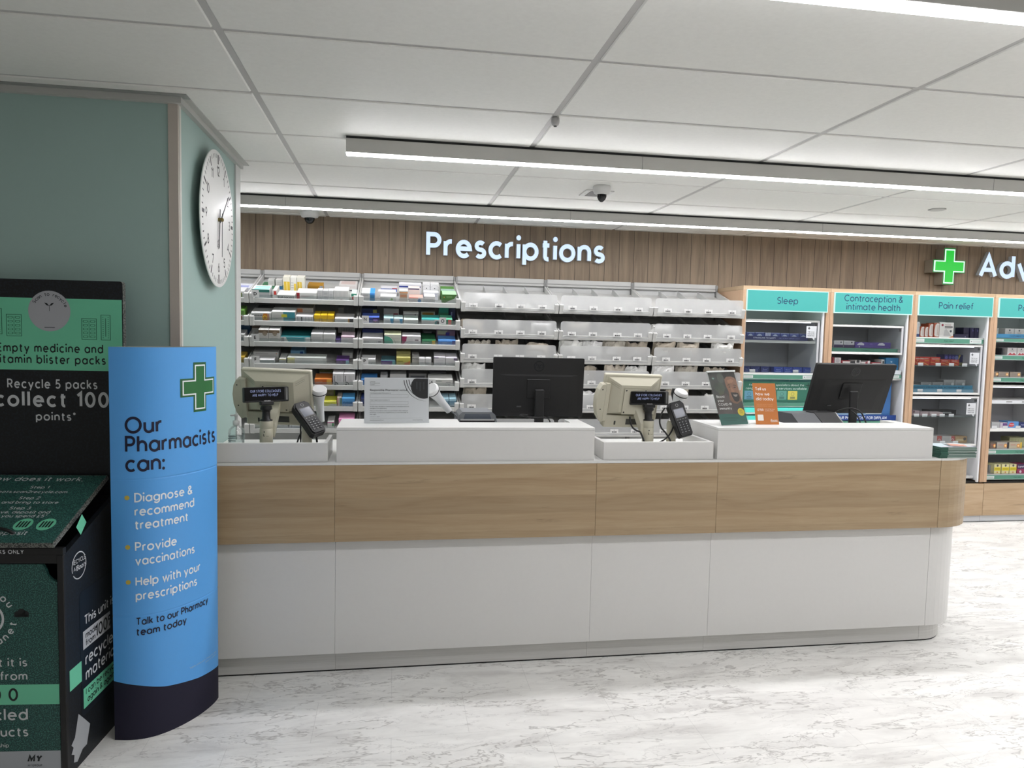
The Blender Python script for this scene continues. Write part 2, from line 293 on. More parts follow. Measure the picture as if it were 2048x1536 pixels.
# ---------------------------------------------------------------- mesh building
class MB:
    def __init__(s): s.V, s.F, s.FM, s.mats, s.M, s.smooth = [], [], [], [], Matrix(), []
    def mi(s, m):
        if m not in s.mats: s.mats.append(m)
        return s.mats.index(m)
    def face(s, pts, m, sm=False):
        i = len(s.V); s.V += [s.M @ Vector(p) for p in pts]; s.F.append(list(range(i, i+len(pts)))); s.FM.append(s.mi(m)); s.smooth.append(sm)
    def mesh(s, V, F, m, sm=False):
        i = len(s.V); s.V += [s.M @ Vector(p) for p in V]
        for f in F: s.F.append([i+a for a in f]); s.FM.append(s.mi(m)); s.smooth.append(sm)
    def box(s, lo, hi, m, bev=0.0, faces=None):
        x0, y0, z0 = lo; x1, y1, z1 = hi
        if bev <= 0:
            V = [(x0, y0, z0), (x1, y0, z0), (x1, y1, z0), (x0, y1, z0), (x0, y0, z1), (x1, y0, z1), (x1, y1, z1), (x0, y1, z1)]
            s.mesh(V, [(0, 3, 2, 1), (4, 5, 6, 7), (0, 1, 5, 4), (1, 2, 6, 5), (2, 3, 7, 6), (3, 0, 4, 7)], m)
        else:   # chamfered all round
            b = min(bev, (x1-x0)/2.1, (y1-y0)/2.1, (z1-z0)/2.1); V = []; ix = {}
            for i, X in enumerate((x0, x1)):
                for j, Y in enumerate((y0, y1)):
                    for k, Z in enumerate((z0, z1)):
                        sx, sy, sz = (1, -1)[i]*b, (1, -1)[j]*b, (1, -1)[k]*b
                        for ax, p in enumerate(((X, Y+sy, Z+sz), (X+sx, Y, Z+sz), (X+sx, Y+sy, Z))): ix[i, j, k, ax] = len(V); V.append(p)
            F = []
            for a in (0, 1):
                F.append([ix[a, 0, 0, 0], ix[a, 1, 0, 0], ix[a, 1, 1, 0], ix[a, 0, 1, 0]][::-1 if a == 0 else 1])
                F.append([ix[0, a, 0, 1], ix[1, a, 0, 1], ix[1, a, 1, 1], ix[0, a, 1, 1]][::1 if a == 0 else -1])
                F.append([ix[0, 0, a, 2], ix[1, 0, a, 2], ix[1, 1, a, 2], ix[0, 1, a, 2]][::-1 if a == 0 else 1])
            for a in (0, 1):
                for c in (0, 1):
                    F.append([ix[a, c, 0, 0], ix[a, c, 0, 1], ix[a, c, 1, 1], ix[a, c, 1, 0]])
                    F.append([ix[a, 0, c, 0], ix[a, 0, c, 2], ix[a, 1, c, 2], ix[a, 1, c, 0]])
                    F.append([ix[0, a, c, 1], ix[0, a, c, 2], ix[1, a, c, 2], ix[1, a, c, 1]])
                    for d in (0, 1): F.append([ix[a, c, d, 0], ix[a, c, d, 1], ix[a, c, d, 2]])
            s.mesh(V, F, m)
    def prism(s, poly, o, u, v, n, d, m, mf=None, cap=True, sm=False):
        "polygon (2-D, in u,v) pushed along n by d; the face at the origin side faces -n"
        o, u, v, n = Vector(o), Vector(u), Vector(v), Vector(n); N = len(poly)
        a = [o+u*p[0]+v*p[1] for p in poly]; b = [p+n*d for p in a]
        if cap: s.face(a, mf or m); s.face(b[::-1], m)
        s.mesh(a+b, [(i, (i+1) % N, N+(i+1) % N, N+i) for i in range(N)], m, sm)
    def tube(s, pts, r, m, seg=8, cap=True):
        pts = [Vector(p) for p in pts]; V = []; F = []; N = len(pts); up = Vector((0, 0, 1)); prev = None
        for i, p in enumerate(pts):
            t = (pts[min(i+1, N-1)]-pts[max(i-1, 0)]).normalized()
            a = prev - t*prev.dot(t) if prev else (up.cross(t) if abs(t.z) < .95 else Vector((1, 0, 0)).cross(t))
            a = a.normalized(); b = t.cross(a); prev = a
            rr = r[i] if isinstance(r, (list, tuple)) else r
            V += [p+a*rr*math.cos(2*math.pi*k/seg)+b*rr*math.sin(2*math.pi*k/seg) for k in range(seg)]
        for i in range(N-1):
            F += [(i*seg+k, i*seg+(k+1) % seg, (i+1)*seg+(k+1) % seg, (i+1)*seg+k) for k in range(seg)]
        s.mesh(V, F, m, True)
        if cap: s.face(V[:seg][::-1], m); s.face(V[-seg:], m)
    def lathe(s, prof, c, m, seg=28, axis=((1, 0, 0), (0, 1, 0), (0, 0, 1)), sm=True):
        "profile of (radius, height) turned about the third axis"
        c = Vector(c); u, v, w = map(Vector, axis); V = []; F = []
        for r, z in prof: V += [c+u*r*math.cos(2*math.pi*k/seg)+v*r*math.sin(2*math.pi*k/seg)+w*z for k in range(seg)]
        for i in range(len(prof)-1): F += [(i*seg+k, i*seg+(k+1) % seg, (i+1)*seg+(k+1) % seg, (i+1)*seg+k) for k in range(seg)]
        s.mesh(V, F, m, sm)
        if prof[0][0] > 1e-5: s.face(V[:seg][::-1], m)
        if prof[-1][0] > 1e-5: s.face(V[-seg:], m)
    def disc(s, c, u, v, r, m, seg=24, ry=None):
        c, u, v = Vector(c), Vector(u), Vector(v); ry = ry or r
        s.face([c+u*r*math.cos(2*math.pi*k/seg)+v*ry*math.sin(2*math.pi*k/seg) for k in range(seg)], m)
    def ring(s, c, u, v, r, w, m, a0=0, a1=360, seg=32):
        c, u, v = Vector(c), Vector(u), Vector(v); P = []
        for i in range(seg+1):
            a = R(a0+(a1-a0)*i/seg); P.append((math.cos(a), math.sin(a)))
        for p, q in zip(P, P[1:]):
            s.face([c+u*p[0]*(r-w/2)+v*p[1]*(r-w/2), c+u*p[0]*(r+w/2)+v*p[1]*(r+w/2), c+u*q[0]*(r+w/2)+v*q[1]*(r+w/2), c+u*q[0]*(r-w/2)+v*q[1]*(r-w/2)], m)
    def poly(s, pts, o, u, v, m):
        o, u, v = Vector(o), Vector(u), Vector(v); s.face([o+u*p[0]+v*p[1] for p in pts], m)
    def text(s, t, o, u, v, size, m, wt=.11, track=0.0, align='l', fit=None, ext=0.0, fn=None, slant=0.0):
        polys, w = text2d(t, size, wt, track, slant)
        k = fit/w if fit else 1.0
        dx = {'l': 0, 'c': -w*k/2, 'r': -w*k}[align]
        if fn is None:
            o, u, v = Vector(o), Vector(u), Vector(v); fn = lambda a, b: o+u*a+v*b
            n = u.cross(v).normalized(); lift_ = n
        else: lift_ = SN
        for i, p in enumerate(polys):
            q = [Vector(fn(a*k+dx, b)) for a, b in p]
            if not ext: q = [v_+lift_*(LAYER[i]*2.5e-5) for v_ in q]
            if ext:
                f = [Vector(x)+n*ext for x in q]; s.face(f, m)
                N = len(q); s.mesh([*q, *f], [(i, (i+1) % N, N+(i+1) % N, N+i) for i in range(N)], s.side_mat or m)
            else: s.face(q, m)
        return w*k
    side_mat = None
    def build(s, name, parent=None, M=None, smooth=False):
        me = bpy.data.meshes.new(name); me.from_pydata([tuple(v) for v in s.V], [], s.F)
        for m in s.mats: me.materials.append(m)
        me.polygons.foreach_set('material_index', s.FM)
        me.polygons.foreach_set('use_smooth', [True]*len(s.F) if smooth else s.smooth)
        me.update(); o = bpy.data.objects.new(name, me); col.objects.link(o)
        if parent: o.parent = parent
        elif M is not None: o.matrix_world = M
        return o
def rr(w, h, r, seg=4, x0=0.0, y0=0.0):
    P = []
    for cx, cy, a in ((w-r, r, -90), (w-r, h-r, 0), (r, h-r, 90), (r, r, 180)):
        for i in range(seg+1): P.append((x0+cx+r*math.cos(R(a+90*i/seg)), y0+cy+r*math.sin(R(a+90*i/seg))))
    return P
def tag(o, label, cat, group=None):
    o['label'] = label; o['category'] = cat
    if group: o['group'] = group
    return o
def thing(name, label, cat, loc=(0, 0, 0), rz=0.0, group=None, M=None):
    o = bpy.data.objects.new(name, None); col.objects.link(o); o.empty_display_size = .1
    if M is not None: o.matrix_world = M
    else: o.location = loc; o.rotation_euler = (0, 0, rz)
    return tag(o, label, cat, group)
def structure(o): o['kind'] = 'structure'; return o
def part(name, parent, fn, label=None, smooth=False):
    mb = MB(); fn(mb); o = mb.build(name, parent, smooth=smooth)
    if label: o['label'] = label
    return o
def pose(c, yaw=0, tilt=0, roll=0):
    "frame with x right, y away from the customer, z up; tilt > 0 leans the top away"
    return Matrix.Translation(c) @ Matrix.Rotation(R(yaw), 4, 'Z') @ Matrix.Rotation(R(-tilt), 4, 'X') @ Matrix.Rotation(R(-roll), 4, 'Y')
X_, Y_, Z_ = (1, 0, 0), (0, 1, 0), (0, 0, 1)
def bezier(p0, p1, p2, p3, n=14):
    p0, p1, p2, p3 = map(Vector, (p0, p1, p2, p3)); out = []
    for i in range(n+1):
        t = i/n; out.append(p0*(1-t)**3+p1*3*t*(1-t)**2+p2*3*t*t*(1-t)+p3*t**3)
    return out
# ================================================================ the room
mb = MB(); mb.box((-4, -3, -.08), (14, 6.25, 0), M_FLOOR); structure(mb.build('floor'))
mb = MB(); mb.box((-4, 6.10, 0), (14, 6.25, CZ+.02), M_PLANKS); structure(mb.build('wall_back'))
mb = MB()
TX0, TY0 = -.548, 2.409
for i in range(-3, 12):
    for j in range(-9, 7):
        xa, xb = TX0+1.2*i+.012, TX0+1.2*(i+1)-.012; ya, yb = TY0+.6*j+.012, min(TY0+.6*(j+1)-.012, 6.10)
        if yb-ya > .02: mb.box((xa, ya, CZ), (xb, yb, CZ+.03), M_TILE, .004)
structure(mb.build('ceiling'))
mb = MB()
TEE = C('#b9b8b6', .5)
for i in range(-3, 13): mb.box((TX0+1.2*i-.016, -3, CZ+.005), (TX0+1.2*i+.016, 6.1, CZ+.04), TEE)
for j in range(-9, 7): mb.box((-4.2, TY0+.6*j-.016, CZ+.0055), (14, TY0+.6*j+.016, CZ+.04), TEE)
mb.box((-4.2, -3, CZ+.035), (14, 6.1, CZ+.06), TEE)
structure(mb.build('trim_1'))                                       # suspended ceiling grid
WX, WY0, WY1 = -.865, 3.13, 4.29                                    # projecting blue-green wall
mb = MB(); mb.box((-4, WY0+.004, 0), (WX-.004, WY1-.11, CZ), M_TEAL); structure(mb.build('wall_left'))
mb = MB(); mb.box((WX-.037, WY0-.004, 0), (WX, WY0+.014, CZ-.028), C('#b5ada3', .5)); mb.box((WX-.012, WY0+.012, 0), (WX+.002, WY0+.035, CZ-.028), C('#cfcdc6', .5))
structure(mb.build('trim_2'))                                       # corner post
mb = MB(); mb.box((WX-.2, WY1-.115, 0), (WX+.004, WY1, CZ), C('#c9cac7', .5)); structure(mb.build('trim_3'))
mb = MB(); cm = C('#b4b5b0', .5)
mb.box((-4, WY0-.022, CZ-.028), (WX+.018, WY0+.004, CZ-.004), cm); mb.box((WX-.004, WY0+.0045, CZ-.028), (WX+.018, WY1+.01, CZ-.004), cm)
mb.box((-4, WY0-.05, CZ-.004), (WX+.045, WY0+.01, CZ+.002), C('#8f938f', .5)); mb.box((WX-.004, WY0+.0105, CZ-.004), (WX+.045, WY1+.03, CZ+.002), cm)
structure(mb.build('trim_4'))                                       # cornice of the projecting wall

# ---------------------------------------------------------------- ceiling strip lights
def strip_light(x0, x1, y, label, power=1.0):
    t = thing('strip_light', label, 'ceiling light', ((x0+x1)/2, y, CZ)); h = (x1-x0)/2
    def housing(m):
        m.box((-h, 0, -.078), (h, .054, -.012), C('#b4b3ae', .45), .002)
        k = -h+1.45
        while k < h: m.box((k, -.0006, -.078), (k+.002, .01, -.012), C('#6b6a67', .6)); k += 2.0
    part('housing', t, housing)
    part('shadow_gap_bar', t, lambda m: m.box((-h, .006, -.012), (h, .048, -.0005), C('#141413', .7)))  # black bar standing in for the shaded gap between housing and ceiling
    part('diffuser', t, lambda m: m.box((-h+.001, .002, -.083), (h-.001, .052, -.078), E('#fcfbff', STRIP*power)), 'glowing white diffuser')
strip_light(-.237, 9.0, 1.655, 'strip light nearest the camera, cut by top right corner of the photo', .9)
strip_light(-.237, 13.8, 3.54, 'middle white strip light, its left end in view above the counter')
strip_light(-2.2, 13.8, 5.2, 'rear white strip light running along in front of the wooden wall')
strip_light(-.237, 13.8, -.22, 'white strip light over the shop floor behind the camera', .40)

def dome_camera(x, y, r, label, tip=0):
    t = thing('dome_camera', label, 'security camera', (x, y, CZ))
    part('camera_housing', t, lambda m: m.lathe([(r*.93, -.001), (r, -.006), (r, -.028), (r*.86, -.045), (r*.55, -.052)], (0, 0, 0), C('#c6c6c3', .4)))
    part('smoked_dome', t, lambda m: m.lathe([(r*.56, -.05), (r*.53, -.066), (r*.4, -.083), (r*.2, -.094), (1e-6, -.097)], (0, 0, 0), C('#101214', .08)), 'black glossy dome')
dome_camera(1.238, 4.346, .055, 'small white dome camera on ceiling beside the square access plate')
dome_camera(-.664, 5.86, .072, 'white dome camera above the planks at left, behind the rear strip light')
t = thing('smoke_detector', 'small grey round detector on ceiling in front of middle strip light', 'smoke detector', (.658, 3.053, CZ))
part('detector_body', t, lambda m: m.lathe([(.017, -.0005), (.018, -.012), (.0175, -.02), (.014, -.029), (.008, -.033)], (0, 0, 0), C('#a9a8a6', .45)))
part('lens', t, lambda m: m.lathe([(.0075, -.033), (.006, -.036), (1e-6, -.037)], (0, 0, 0), C('#2b2b2b', .3)), 'dark lens')
t = thing('access_plate', 'square white ceiling plate with grey centre beside the dome camera', 'ceiling plate', (1.265, 4.565, CZ))
part('frame', t, lambda m: m.box((-.092, -.092, -.006), (.092, .092, 0), C('#d2d2cf', .4), .002))
part('grey_panel', t, lambda m: [m.box((-.058, -.075, -.0085), (.058, .075, -.0055), C('#6d6d6a', .5)),
     m.disc((-.075, 0, -.0065), X_, (0, -1, 0), .004, M_GREY, 10), m.disc((.075, 0, -.0065), X_, (0, -1, 0), .004, M_GREY, 10)])
t = thing('flush_sensor', 'flush round white sensor in the ceiling tile at far right', 'sensor', (3.65, 4.49, CZ))
part('disc', t, lambda m: m.lathe([(.052, -.0005), (.052, -.004), (.046, -.007), (.006, -.008)], (0, 0, 0), C('#bdbdb9', .5)))
part('rim_gap', t, lambda m: m.lathe([(.054, -.0004), (.056, -.0012), (.0525, -.0014)], (0, 0, 0), C('#4a4a48', .7)))

# ---------------------------------------------------------------- wall clock
t = thing('wall_clock', 'large round white wall clock with black numerals on blue-green wall', 'clock', M=Matrix.Translation((WX, 3.635, 2.086)) @ Matrix(((0, 0, 1, 0), (1, 0, 0, 0), (0, 1, 0, 0), (0, 0, 0, 1))))
r = .317   # local x = to the right, y = up, z = out of the wall
part('clock_face', t, lambda m: m.lathe([(r-.004, .028), (r, .030), (r, .034), (r-.002, .036), (1e-6, .036)], (0, 0, 0), C('#f1f1ef', .4), 72))
part('hanger', t, lambda m: m.box((-.05, -.06, .0005), (.05, .08, .028), C('#6c6c6a', .5)))
for k in range(60):
    def mark(m):
        a = R(90-6*k); c, s_ = math.cos(a), math.sin(a); big = k % 5 == 0
        l, w = (.043, .0055) if big else (.019, .003)
        if k % 15 == 0: w = .0085
        ro = r-.017
        m.face([(c*(ro-l)-s_*w, s_*(ro-l)+c*w, .0364), (c*(ro-l)+s_*w, s_*(ro-l)-c*w, .0364), (c*ro+s_*w, s_*ro-c*w, .0364), (c*ro-s_*w, s_*ro+c*w, .0364)], M_INK)
    part('minute_mark', t, mark)
for n in range(1, 13):
    a = R(90-30*n); q = r-.093
    part('numeral', t, lambda m: m.text(str(n), (math.cos(a)*q, math.sin(a)*q-.022, .0364), X_, Y_, .046, M_INK, .12, -.03, 'c'))
def hand(a, l, w, z, back=.05, c=M_INK):
    def f(m):
        a_ = R(90-a); d = Vector((math.cos(a_), math.sin(a_), 0)); n = Vector((-d.y, d.x, 0)); o = Vector((0, 0, z))
        P = [-d*back-n*w, d*l-n*w*.6, d*l+n*w*.6, -d*back+n*w]
        m.mesh([o+p for p in P]+[o+p+Vector((0, 0, .002)) for p in P], [(0, 3, 2, 1), (4, 5, 6, 7), (0, 1, 5, 4), (1, 2, 6, 5), (2, 3, 7, 6), (3, 0, 4, 7)], c)
    return f
part('hour_hand', t, hand(188, .135, .006, .042))
part('minute_hand', t, hand(50, .205, .005, .047, .02))
part('second_hand', t, hand(182, .175, .0015, .052, .03))
part('hub', t, lambda m: m.lathe([(.009, .036), (.009, .056), (.005, .060), (1e-6, .06)], (0, 0, 0), C('#7d6f45', .3, .6), 14))
part('maker_mark', t, lambda m: [m.ring((.0, -.115, .0364), X_, Y_, .02, .003, M_INK), m.text('26', (0, -.13, .0364), X_, Y_, .03, M_INK, .13, 0, 'c')], 'black circular emblem under the hub')

# ================================================================ the counter
CY = 3.252; ZW0, ZW1, ZT = .634, .9815, .993
def counter_unit(x0, x1, label):
    t = thing('counter_unit', label, 'counter', ((x0+x1)/2, CY, 0)); h = (x1-x0)/2-.0004
    part('base_panel', t, lambda m: m.box((-h, .0447, .1006), (h, .62, ZW0+.05), M_LAM, .0006))
    part('plinth', t, lambda m: [m.box((-h, .084, .008), (h, .58, .1006), M_BRUSH), m.box((-h, .088, 0), (h, .57, .008), C('#161616', .8))], 'brushed metal plinth')  # near-black strip at the floor is a painted shadow line
    part('oak_band', t, lambda m: m.box((-h, 0, ZW0), (h, .0435, ZW1), M_OAK, .001))
    part('worktop', t, lambda m: m.box((-h-.0006, -.003, ZW1), (h+.0006, .70, ZT), M_WHITE, .001))
counter_unit(WX+.003, -.2577, 'leftmost counter unit, oak band over white base, against the blue-green wall')
counter_unit(-.2577, .9423, 'wide oak and white counter unit carrying the notice and upright black monitor')
counter_unit(.9423, 1.5473, 'narrow oak and white counter unit under the right-hand cream till')
counter_unit(1.5473, 2.757, 'wide oak and white counter unit under the leaning man poster')
def plan(off, r, back=.70, n=12):
    r2 = r-off; P = [(2.7578, CY+off)]
    P += [(2.78+r2*math.sin(R(90*i/n)), CY+r-r2*math.cos(R(90*i/n))) for i in range(n+1)]
    return P + [(2.78+r2, CY+back), (2.7578, CY+back)]
t = thing('counter_unit', 'rounded end unit of the counter at right, oak band curving round', 'counter')
part('base_panel', t, lambda m: m.prism(plan(.0447, .28, .6), (0, 0, .1006), X_, Y_, Z_, ZW0-.05, M_LAM))
part('plinth', t, lambda m: [m.prism(plan(.084, .28, .56), (0, 0, .008), X_, Y_, Z_, .0926, M_BRUSH), m.prism(plan(.088, .28, .55), (0, 0, 0), X_, Y_, Z_, .008, C('#161616', .8))], 'brushed metal plinth')  # same painted shadow line carried round the curved foot
part('oak_band', t, lambda m: m.prism(plan(0, .28, .68), (0, 0, ZW0), X_, Y_, Z_, ZW1-ZW0, M_OAK))
part('worktop', t, lambda m: m.prism(plan(-.003, .28, .70), (0, 0, ZW1), X_, Y_, Z_, ZT-ZW1, M_WHITE))

ZB = 1.148
def upstand(x0, x1, xl, xr, label):
    "raised box: deep ledge left of xl, shallow ledge to xr, wall to x1"
    t = thing('counter_upstand', label, 'counter', (x0, CY+.01, ZT)); w = x1-x0; a, b = xl-x0, xr-x0; h = ZB-ZT
    def body(m, z0, z1, e=0):
        for lo, hi in (((0, 0, z0), (w, .20, z1)), ((0, .20, z0), (a, .325, z1)), ((b, .20, z0), (w, .325, z1))): m.box(lo, hi, M_LAM if z1 < h else M_WHITE)
    part('carcass', t, lambda m: body(m, .0005, h-.0125))
    part('ledge_top', t, lambda m: body(m, h-.0115, h))
upstand(-.252, .93, .31, .86, 'long white upstand box carrying the printed notice, left of centre')
upstand(1.545, 2.71, 2.0, 2.645, 'long white upstand box carrying the poster and orange card, at right')
def till_well(x0, x1, d, label, left=True):
    t = thing('till_well', label, 'till surround', (x0, CY+.013, ZT)); w = x1-x0
    part('front_wall', t, lambda m: m.box((0, 0, .0005), (w, .018, .086), M_LAM, .0015))
    if left: part('side_wall', t, lambda m: m.box((0, .018, .0005), (.018, d, .086), M_LAM, .0015))
    part('side_wall', t, lambda m: m.box((w-.018, .018, .0005), (w, d, .086), M_LAM, .0015))
till_well(WX+.006, -.290, .26, 'low white surround in front of the left cream till', False)
till_well(.976, 1.527, .34, 'low white surround in front of the right cream till')

# ---------------------------------------------------------------- tills
def till(name_label, sc, yaw, tilt, roll, w, h, polex, poley, dc, dyaw, dtilt, side):
    t = thing('till_terminal', name_label, 'till', (polex, poley, ZT))
    inv = Matrix.Translation((-polex, -poley, -ZT))
    S = inv @ pose(sc, yaw, tilt, roll)
    def screen(m):
        m.M = S
        m.box((-w/2, -.012, -h/2), (w/2, .018, h/2), M_CREAM, .004)
        a = [(-w/2+.012, -h/2+.03), (w/2-.012, -h/2+.03), (w/2-.012, h/2-.012), (-w/2+.012, h/2-.012)]
        b = [(-w/2+.075, -h/2+.055), (w/2-.075, -h/2+.055), (w/2-.075, h/2-.045), (-w/2+.075, h/2-.045)]
        V = [(p[0], -.012, p[1]) for p in a]+[(p[0], -.052, p[1]) for p in b]
        m.mesh(V, [(4, 5, 6, 7), (0, 1, 5, 4), (1, 2, 6, 5), (2, 3, 7, 6), (3, 0, 4, 7)], M_CREAM)
        for s_ in (-1, 1):      # vent slots on the sloping sides
            for k in (0, 1):
                x0, x1 = s_*(w/2-.028), s_*(w/2-.066); z0, z1 = h/2-.034-.008*k, h/2-.053-.009*k
                f = lambda x: -.0125-.040*(w/2-.012-abs(x))/.063
                m.face([(x0, f(x0)-.001, z0), (x1, f(x1)-.001, z1), (x1, f(x1)-.001, z1-.002), (x0, f(x0)-.001, z0-.002)], M_CREAMD)
    scr = part('screen_housing', t, screen, smooth=False)
    def chin(m):
        m.M = S
        m.box((-w/2+.015, -.030, -h/2-.035), (w/2-.03, .016, -h/2+.03), M_CREAM, .004)
        m.box((-.02, -.0315, -h/2-.018), (.055, -.029, -h/2+.012), C('#3a3a36', .6)); m.box((-w/2+.07, -.0315, -h/2-.02), (-w/2+.078, -.029, -h/2+.0), C('#3a3a36', .6))
    part('port_cover', t, chin)
    def vesa(m):
        m.M = S
        m.box((-.062, -.057, -h/2+.045), (.062, -.051, h/2-.06), M_CREAM, .001)
        z0, z1 = -h/2+.056, h/2-.07
        for x in (-.052, .052):
            for z in (z0, z1): m.disc((x, -.0578, z), X_, Z_, .0042, M_INK, 12)
        for q in (((-.063, -.0575, h/2-.0608), (.063, -.0565, h/2-.0596)), ((-.063, -.0575, -h/2+.045), (-.0618, -.0565, h/2-.06))): m.box(*q, M_CREAMD)
    part('mounting_plate', t, vesa)
    def swipe(m):
        m.M = S
        P = [(0, .085), (-.022, .082), (-.036, .055), (-.044, .01), (-.042, -.04), (-.03, -.085), (-.012, -.112), (0, -.112)]
        m.prism([(-w/2+.004+p[0], p[1]-.012) for p in P], (0, -.034, 0), X_, Z_, Y_, .046, M_CREAM)
        m.box((-w/2, -.036, -.12), (-w/2+.024, .01, h/2-.042), M_CREAM, .003)
        for z in (.045, -.058): m.disc((-w/2-.016, -.0346, z), X_, Z_, .0035, M_INK, 10)
    part('card_swipe', t, swipe)
    def pole(m):
        m.lathe([(.026, .0), (.026, .052), (.029, .052), (.029, .128), (.0275, .130), (.0275, .1315), (.029, .133), (.029, .163), (.027, .166)], (0, 0, 0), M_CREAM, 24)
        m.text('L', (-.008, -.0292, .098), X_, Z_, .012, M_INK, .2); m.box((.004, -.0294, .098), (.016, -.029, .1), M_CREAMD)
        m.disc((-.004, -.0293, .118), X_, Z_, .003, M_INK, 10)
    part('pole', t, pole)
    def arm(m):
        m.M = inv; p = Vector((polex, poley, ZT+.12)); q = Vector(sc) + Vector((0, -.035, -.03)); s_ = Vector((.016, 0, 0))
        if side < 0: p = p+Vector((-.026, .0, .0)); q = q+Vector((.03, 0, -.03))
        else: p = p+Vector((.022, .01, .0))
        m.mesh([p+Vector((-.016, -.01, -.03)), p+Vector((.016, -.01, -.03)), p+Vector((.016, -.01, .03)), p+Vector((-.016, -.01, .03)),
                q+Vector((-.02, 0, -.035)), q+Vector((.02, 0, -.035)), q+Vector((.02, 0, .02)), q+Vector((-.02, 0, .02))],
               [(0, 1, 2, 3), (7, 6, 5, 4), (0, 4, 5, 1), (1, 5, 6, 2), (2, 6, 7, 3), (3, 7, 4, 0)], M_CREAM)
    part('swing_arm', t, arm)
    D = inv @ pose(dc, dyaw, dtilt, 0)
    def neck(m):
        m.lathe([(.028, .166), (.028, .170), (.019, .174), (.017, .205), (.020, .215), (.027, .219), (.024, .235)], (0, 0, 0), M_BLACKM, 20)
        m.M = D; m.box((-.03, -.004, -.048), (.03, .02, -.03), M_BLACKM, .003)
    part('display_neck', t, neck, 'black swivel neck')
    def disp(m):
        m.M = D; m.box((-.1, 0, -.034), (.1, .034, .034), M_BLACK, .003); m.box((-.098, -.0012, -.026), (.078, 0, .032), C('#07070a', .12))
        m.box((.086, -.0012, -.026), (.089, 0, .03), M_GREY); m.box((.092, -.0012, -.026), (.094, 0, .03), M_GREY)
    d = part('customer_display', t, disp, 'black two-line display')
    def words(m):
        m.M = D; e = E('#aab6e6', .62)
        m.text('OUR STORE COLLEAGUES', (-.006, -.0016, .010), X_, Z_, .0115, e, .10, .06, 'c', fit=.137)
        m.text('ARE HAPPY TO HELP', (-.008, -.0016, -.008), X_, Z_, .0115, e, .10, .06, 'c', fit=.115)
        m.text('TOSHIBA', (.0, -.0016, -.0315), X_, Z_, .005, C('#c9c9cc', .4), .2, .02, 'c', fit=.031)
    w_ = MB(); words(w_); w_.build('display_text', d)
    return t
till('left cream till showing its back, with angled customer display', (-.549, 3.57, 1.274), -7.4, -15.9, -1.3, .327, .239, -.577, 3.415, (-.570, 3.395, 1.281), 27, 5, 1)
till('right cream till beside the centre black monitor, customer display squared up', (1.185, 3.52, 1.272), 5.5, -12.9, -1.4, .308, .240, 1.262, 3.46, (1.263, 3.45, 1.272), 1.4, 1.2, -1)

def card_reader(c, yaw, tilt, roll, px, py, label):
    t = thing('card_reader', label, 'card reader', (px, py, ZT)); inv = Matrix.Translation((-px, -py, -ZT)); S = inv @ pose(c, yaw, tilt, roll)
    part('pole', t, lambda m: m.lathe([(.021, 0), (.021, .05), (.0225, .05), (.0225, .052), (.024, .053), (.024, .145), (.02, .16)], (0, 0, 0), M_CREAM, 22))
    def link(m):
        m.M = inv; m.tube([(px, py, ZT+.13), Vector((px, py, ZT+.15)).lerp(Vector(c), .6), S and Vector(c)+Vector((0, .01, -.005))], [.016, .016, .02], M_BLACKM, 10)
    part('bracket', t, link)
    def body(m):
        m.M = S
        P = [(-.030, -.088), (.030, -.088), (.038, -.075), (.0385, -.02), (.041, .03), (.042, .078), (.028, .096), (-.028, .096), (-.042, .078), (-.041, .03), (-.0385, -.02), (-.038, -.075)]
        m.prism(P, (0, 0, 0), X_, Z_, Y_, .034, M_BLACK)
        Q = [(x*.86, z*.93) for x, z in P]; m.prism(Q, (0, -.006, 0), X_, Z_, Y_, .008, M_BLACKM)
        m.ring((0, -.0068, .075), X_, Z_, .007, .002, M_GREY, seg=16)
    b = part('reader_body', t, body)
    def scr(m):
        m.M = S; m.box((-.027, -.0075, .012), (.027, -.0055, .056), C('#3a4150', .15)); m.box((-.030, -.0068, .009), (.030, -.0058, .059), C('#1d1e20', .3))
    k = MB(); scr(k); k.build('screen', b)
    def keys(m):
        m.M = S
        for i in range(4): m.box((-.026+i*.015, -.008, .000), (-.018+i*.015, -.006, .003), M_GREY)
        for j in range(5):
            for i in range(3): m.box((-.024+i*.018, -.0085, -.018-j*.0125), (-.013+i*.018, -.006, -.011-j*.0125), C('#303134', .4), .001); m.box((-.020+i*.018, -.0088, -.0155-j*.0125), (-.017+i*.018, -.0084, -.013-j*.0125), C('#d0d0d0', .5))
    k = MB(); keys(k); k.build('keypad', b)
    return t
card_reader((-.388, 3.46, 1.166), 31.7, 40.6, 15.8, -.405, 3.485, 'tilted black card reader on cream pole beside the left till')
card_reader((1.428, 3.44, 1.166), 2, 20, 14, 1.402, 3.50, 'black card reader on cream pole beside the right till')

def scanner(M, label):
    t = thing('barcode_scanner', label, 'barcode scanner', M=M)
    part('handle', t, lambda m: m.tube([(0, 0, -.075), (0, 0, -.02), (0, 0, .025), (0, -.004, .06), (0, -.01, .075)], [.017, .019, .022, .030, .035], C('#c9cbcc', .35), 16))
    part('head', t, lambda m: m.tube([(0, -.01, .072), (0, -.014, .083), (0, -.018, .094), (0, -.02, .1)], [.034, .037, .037, .031], C('#d5d5d5', .35), 18), 'white ring-shaped head')
    part('black_grip', t, lambda m: [m.tube([(0, .012, .03), (0, .026, .07), (0, .03, .098)], [.014, .026, .022], M_BLACKM, 14), m.tube([(0, -.0125, .0775), (0, -.0138, .082)], [.0378, .0378], M_BLACK, 18)], 'black rubber grip')
    return t
scanner(pose((-.358, 3.60, 1.205), 20, -12, 8), 'white and black scanner upright behind the left card reader')
scanner(pose((1.468, 3.62, 1.205), 15, -12, -6), 'white and black scanner upright behind the right card reader')
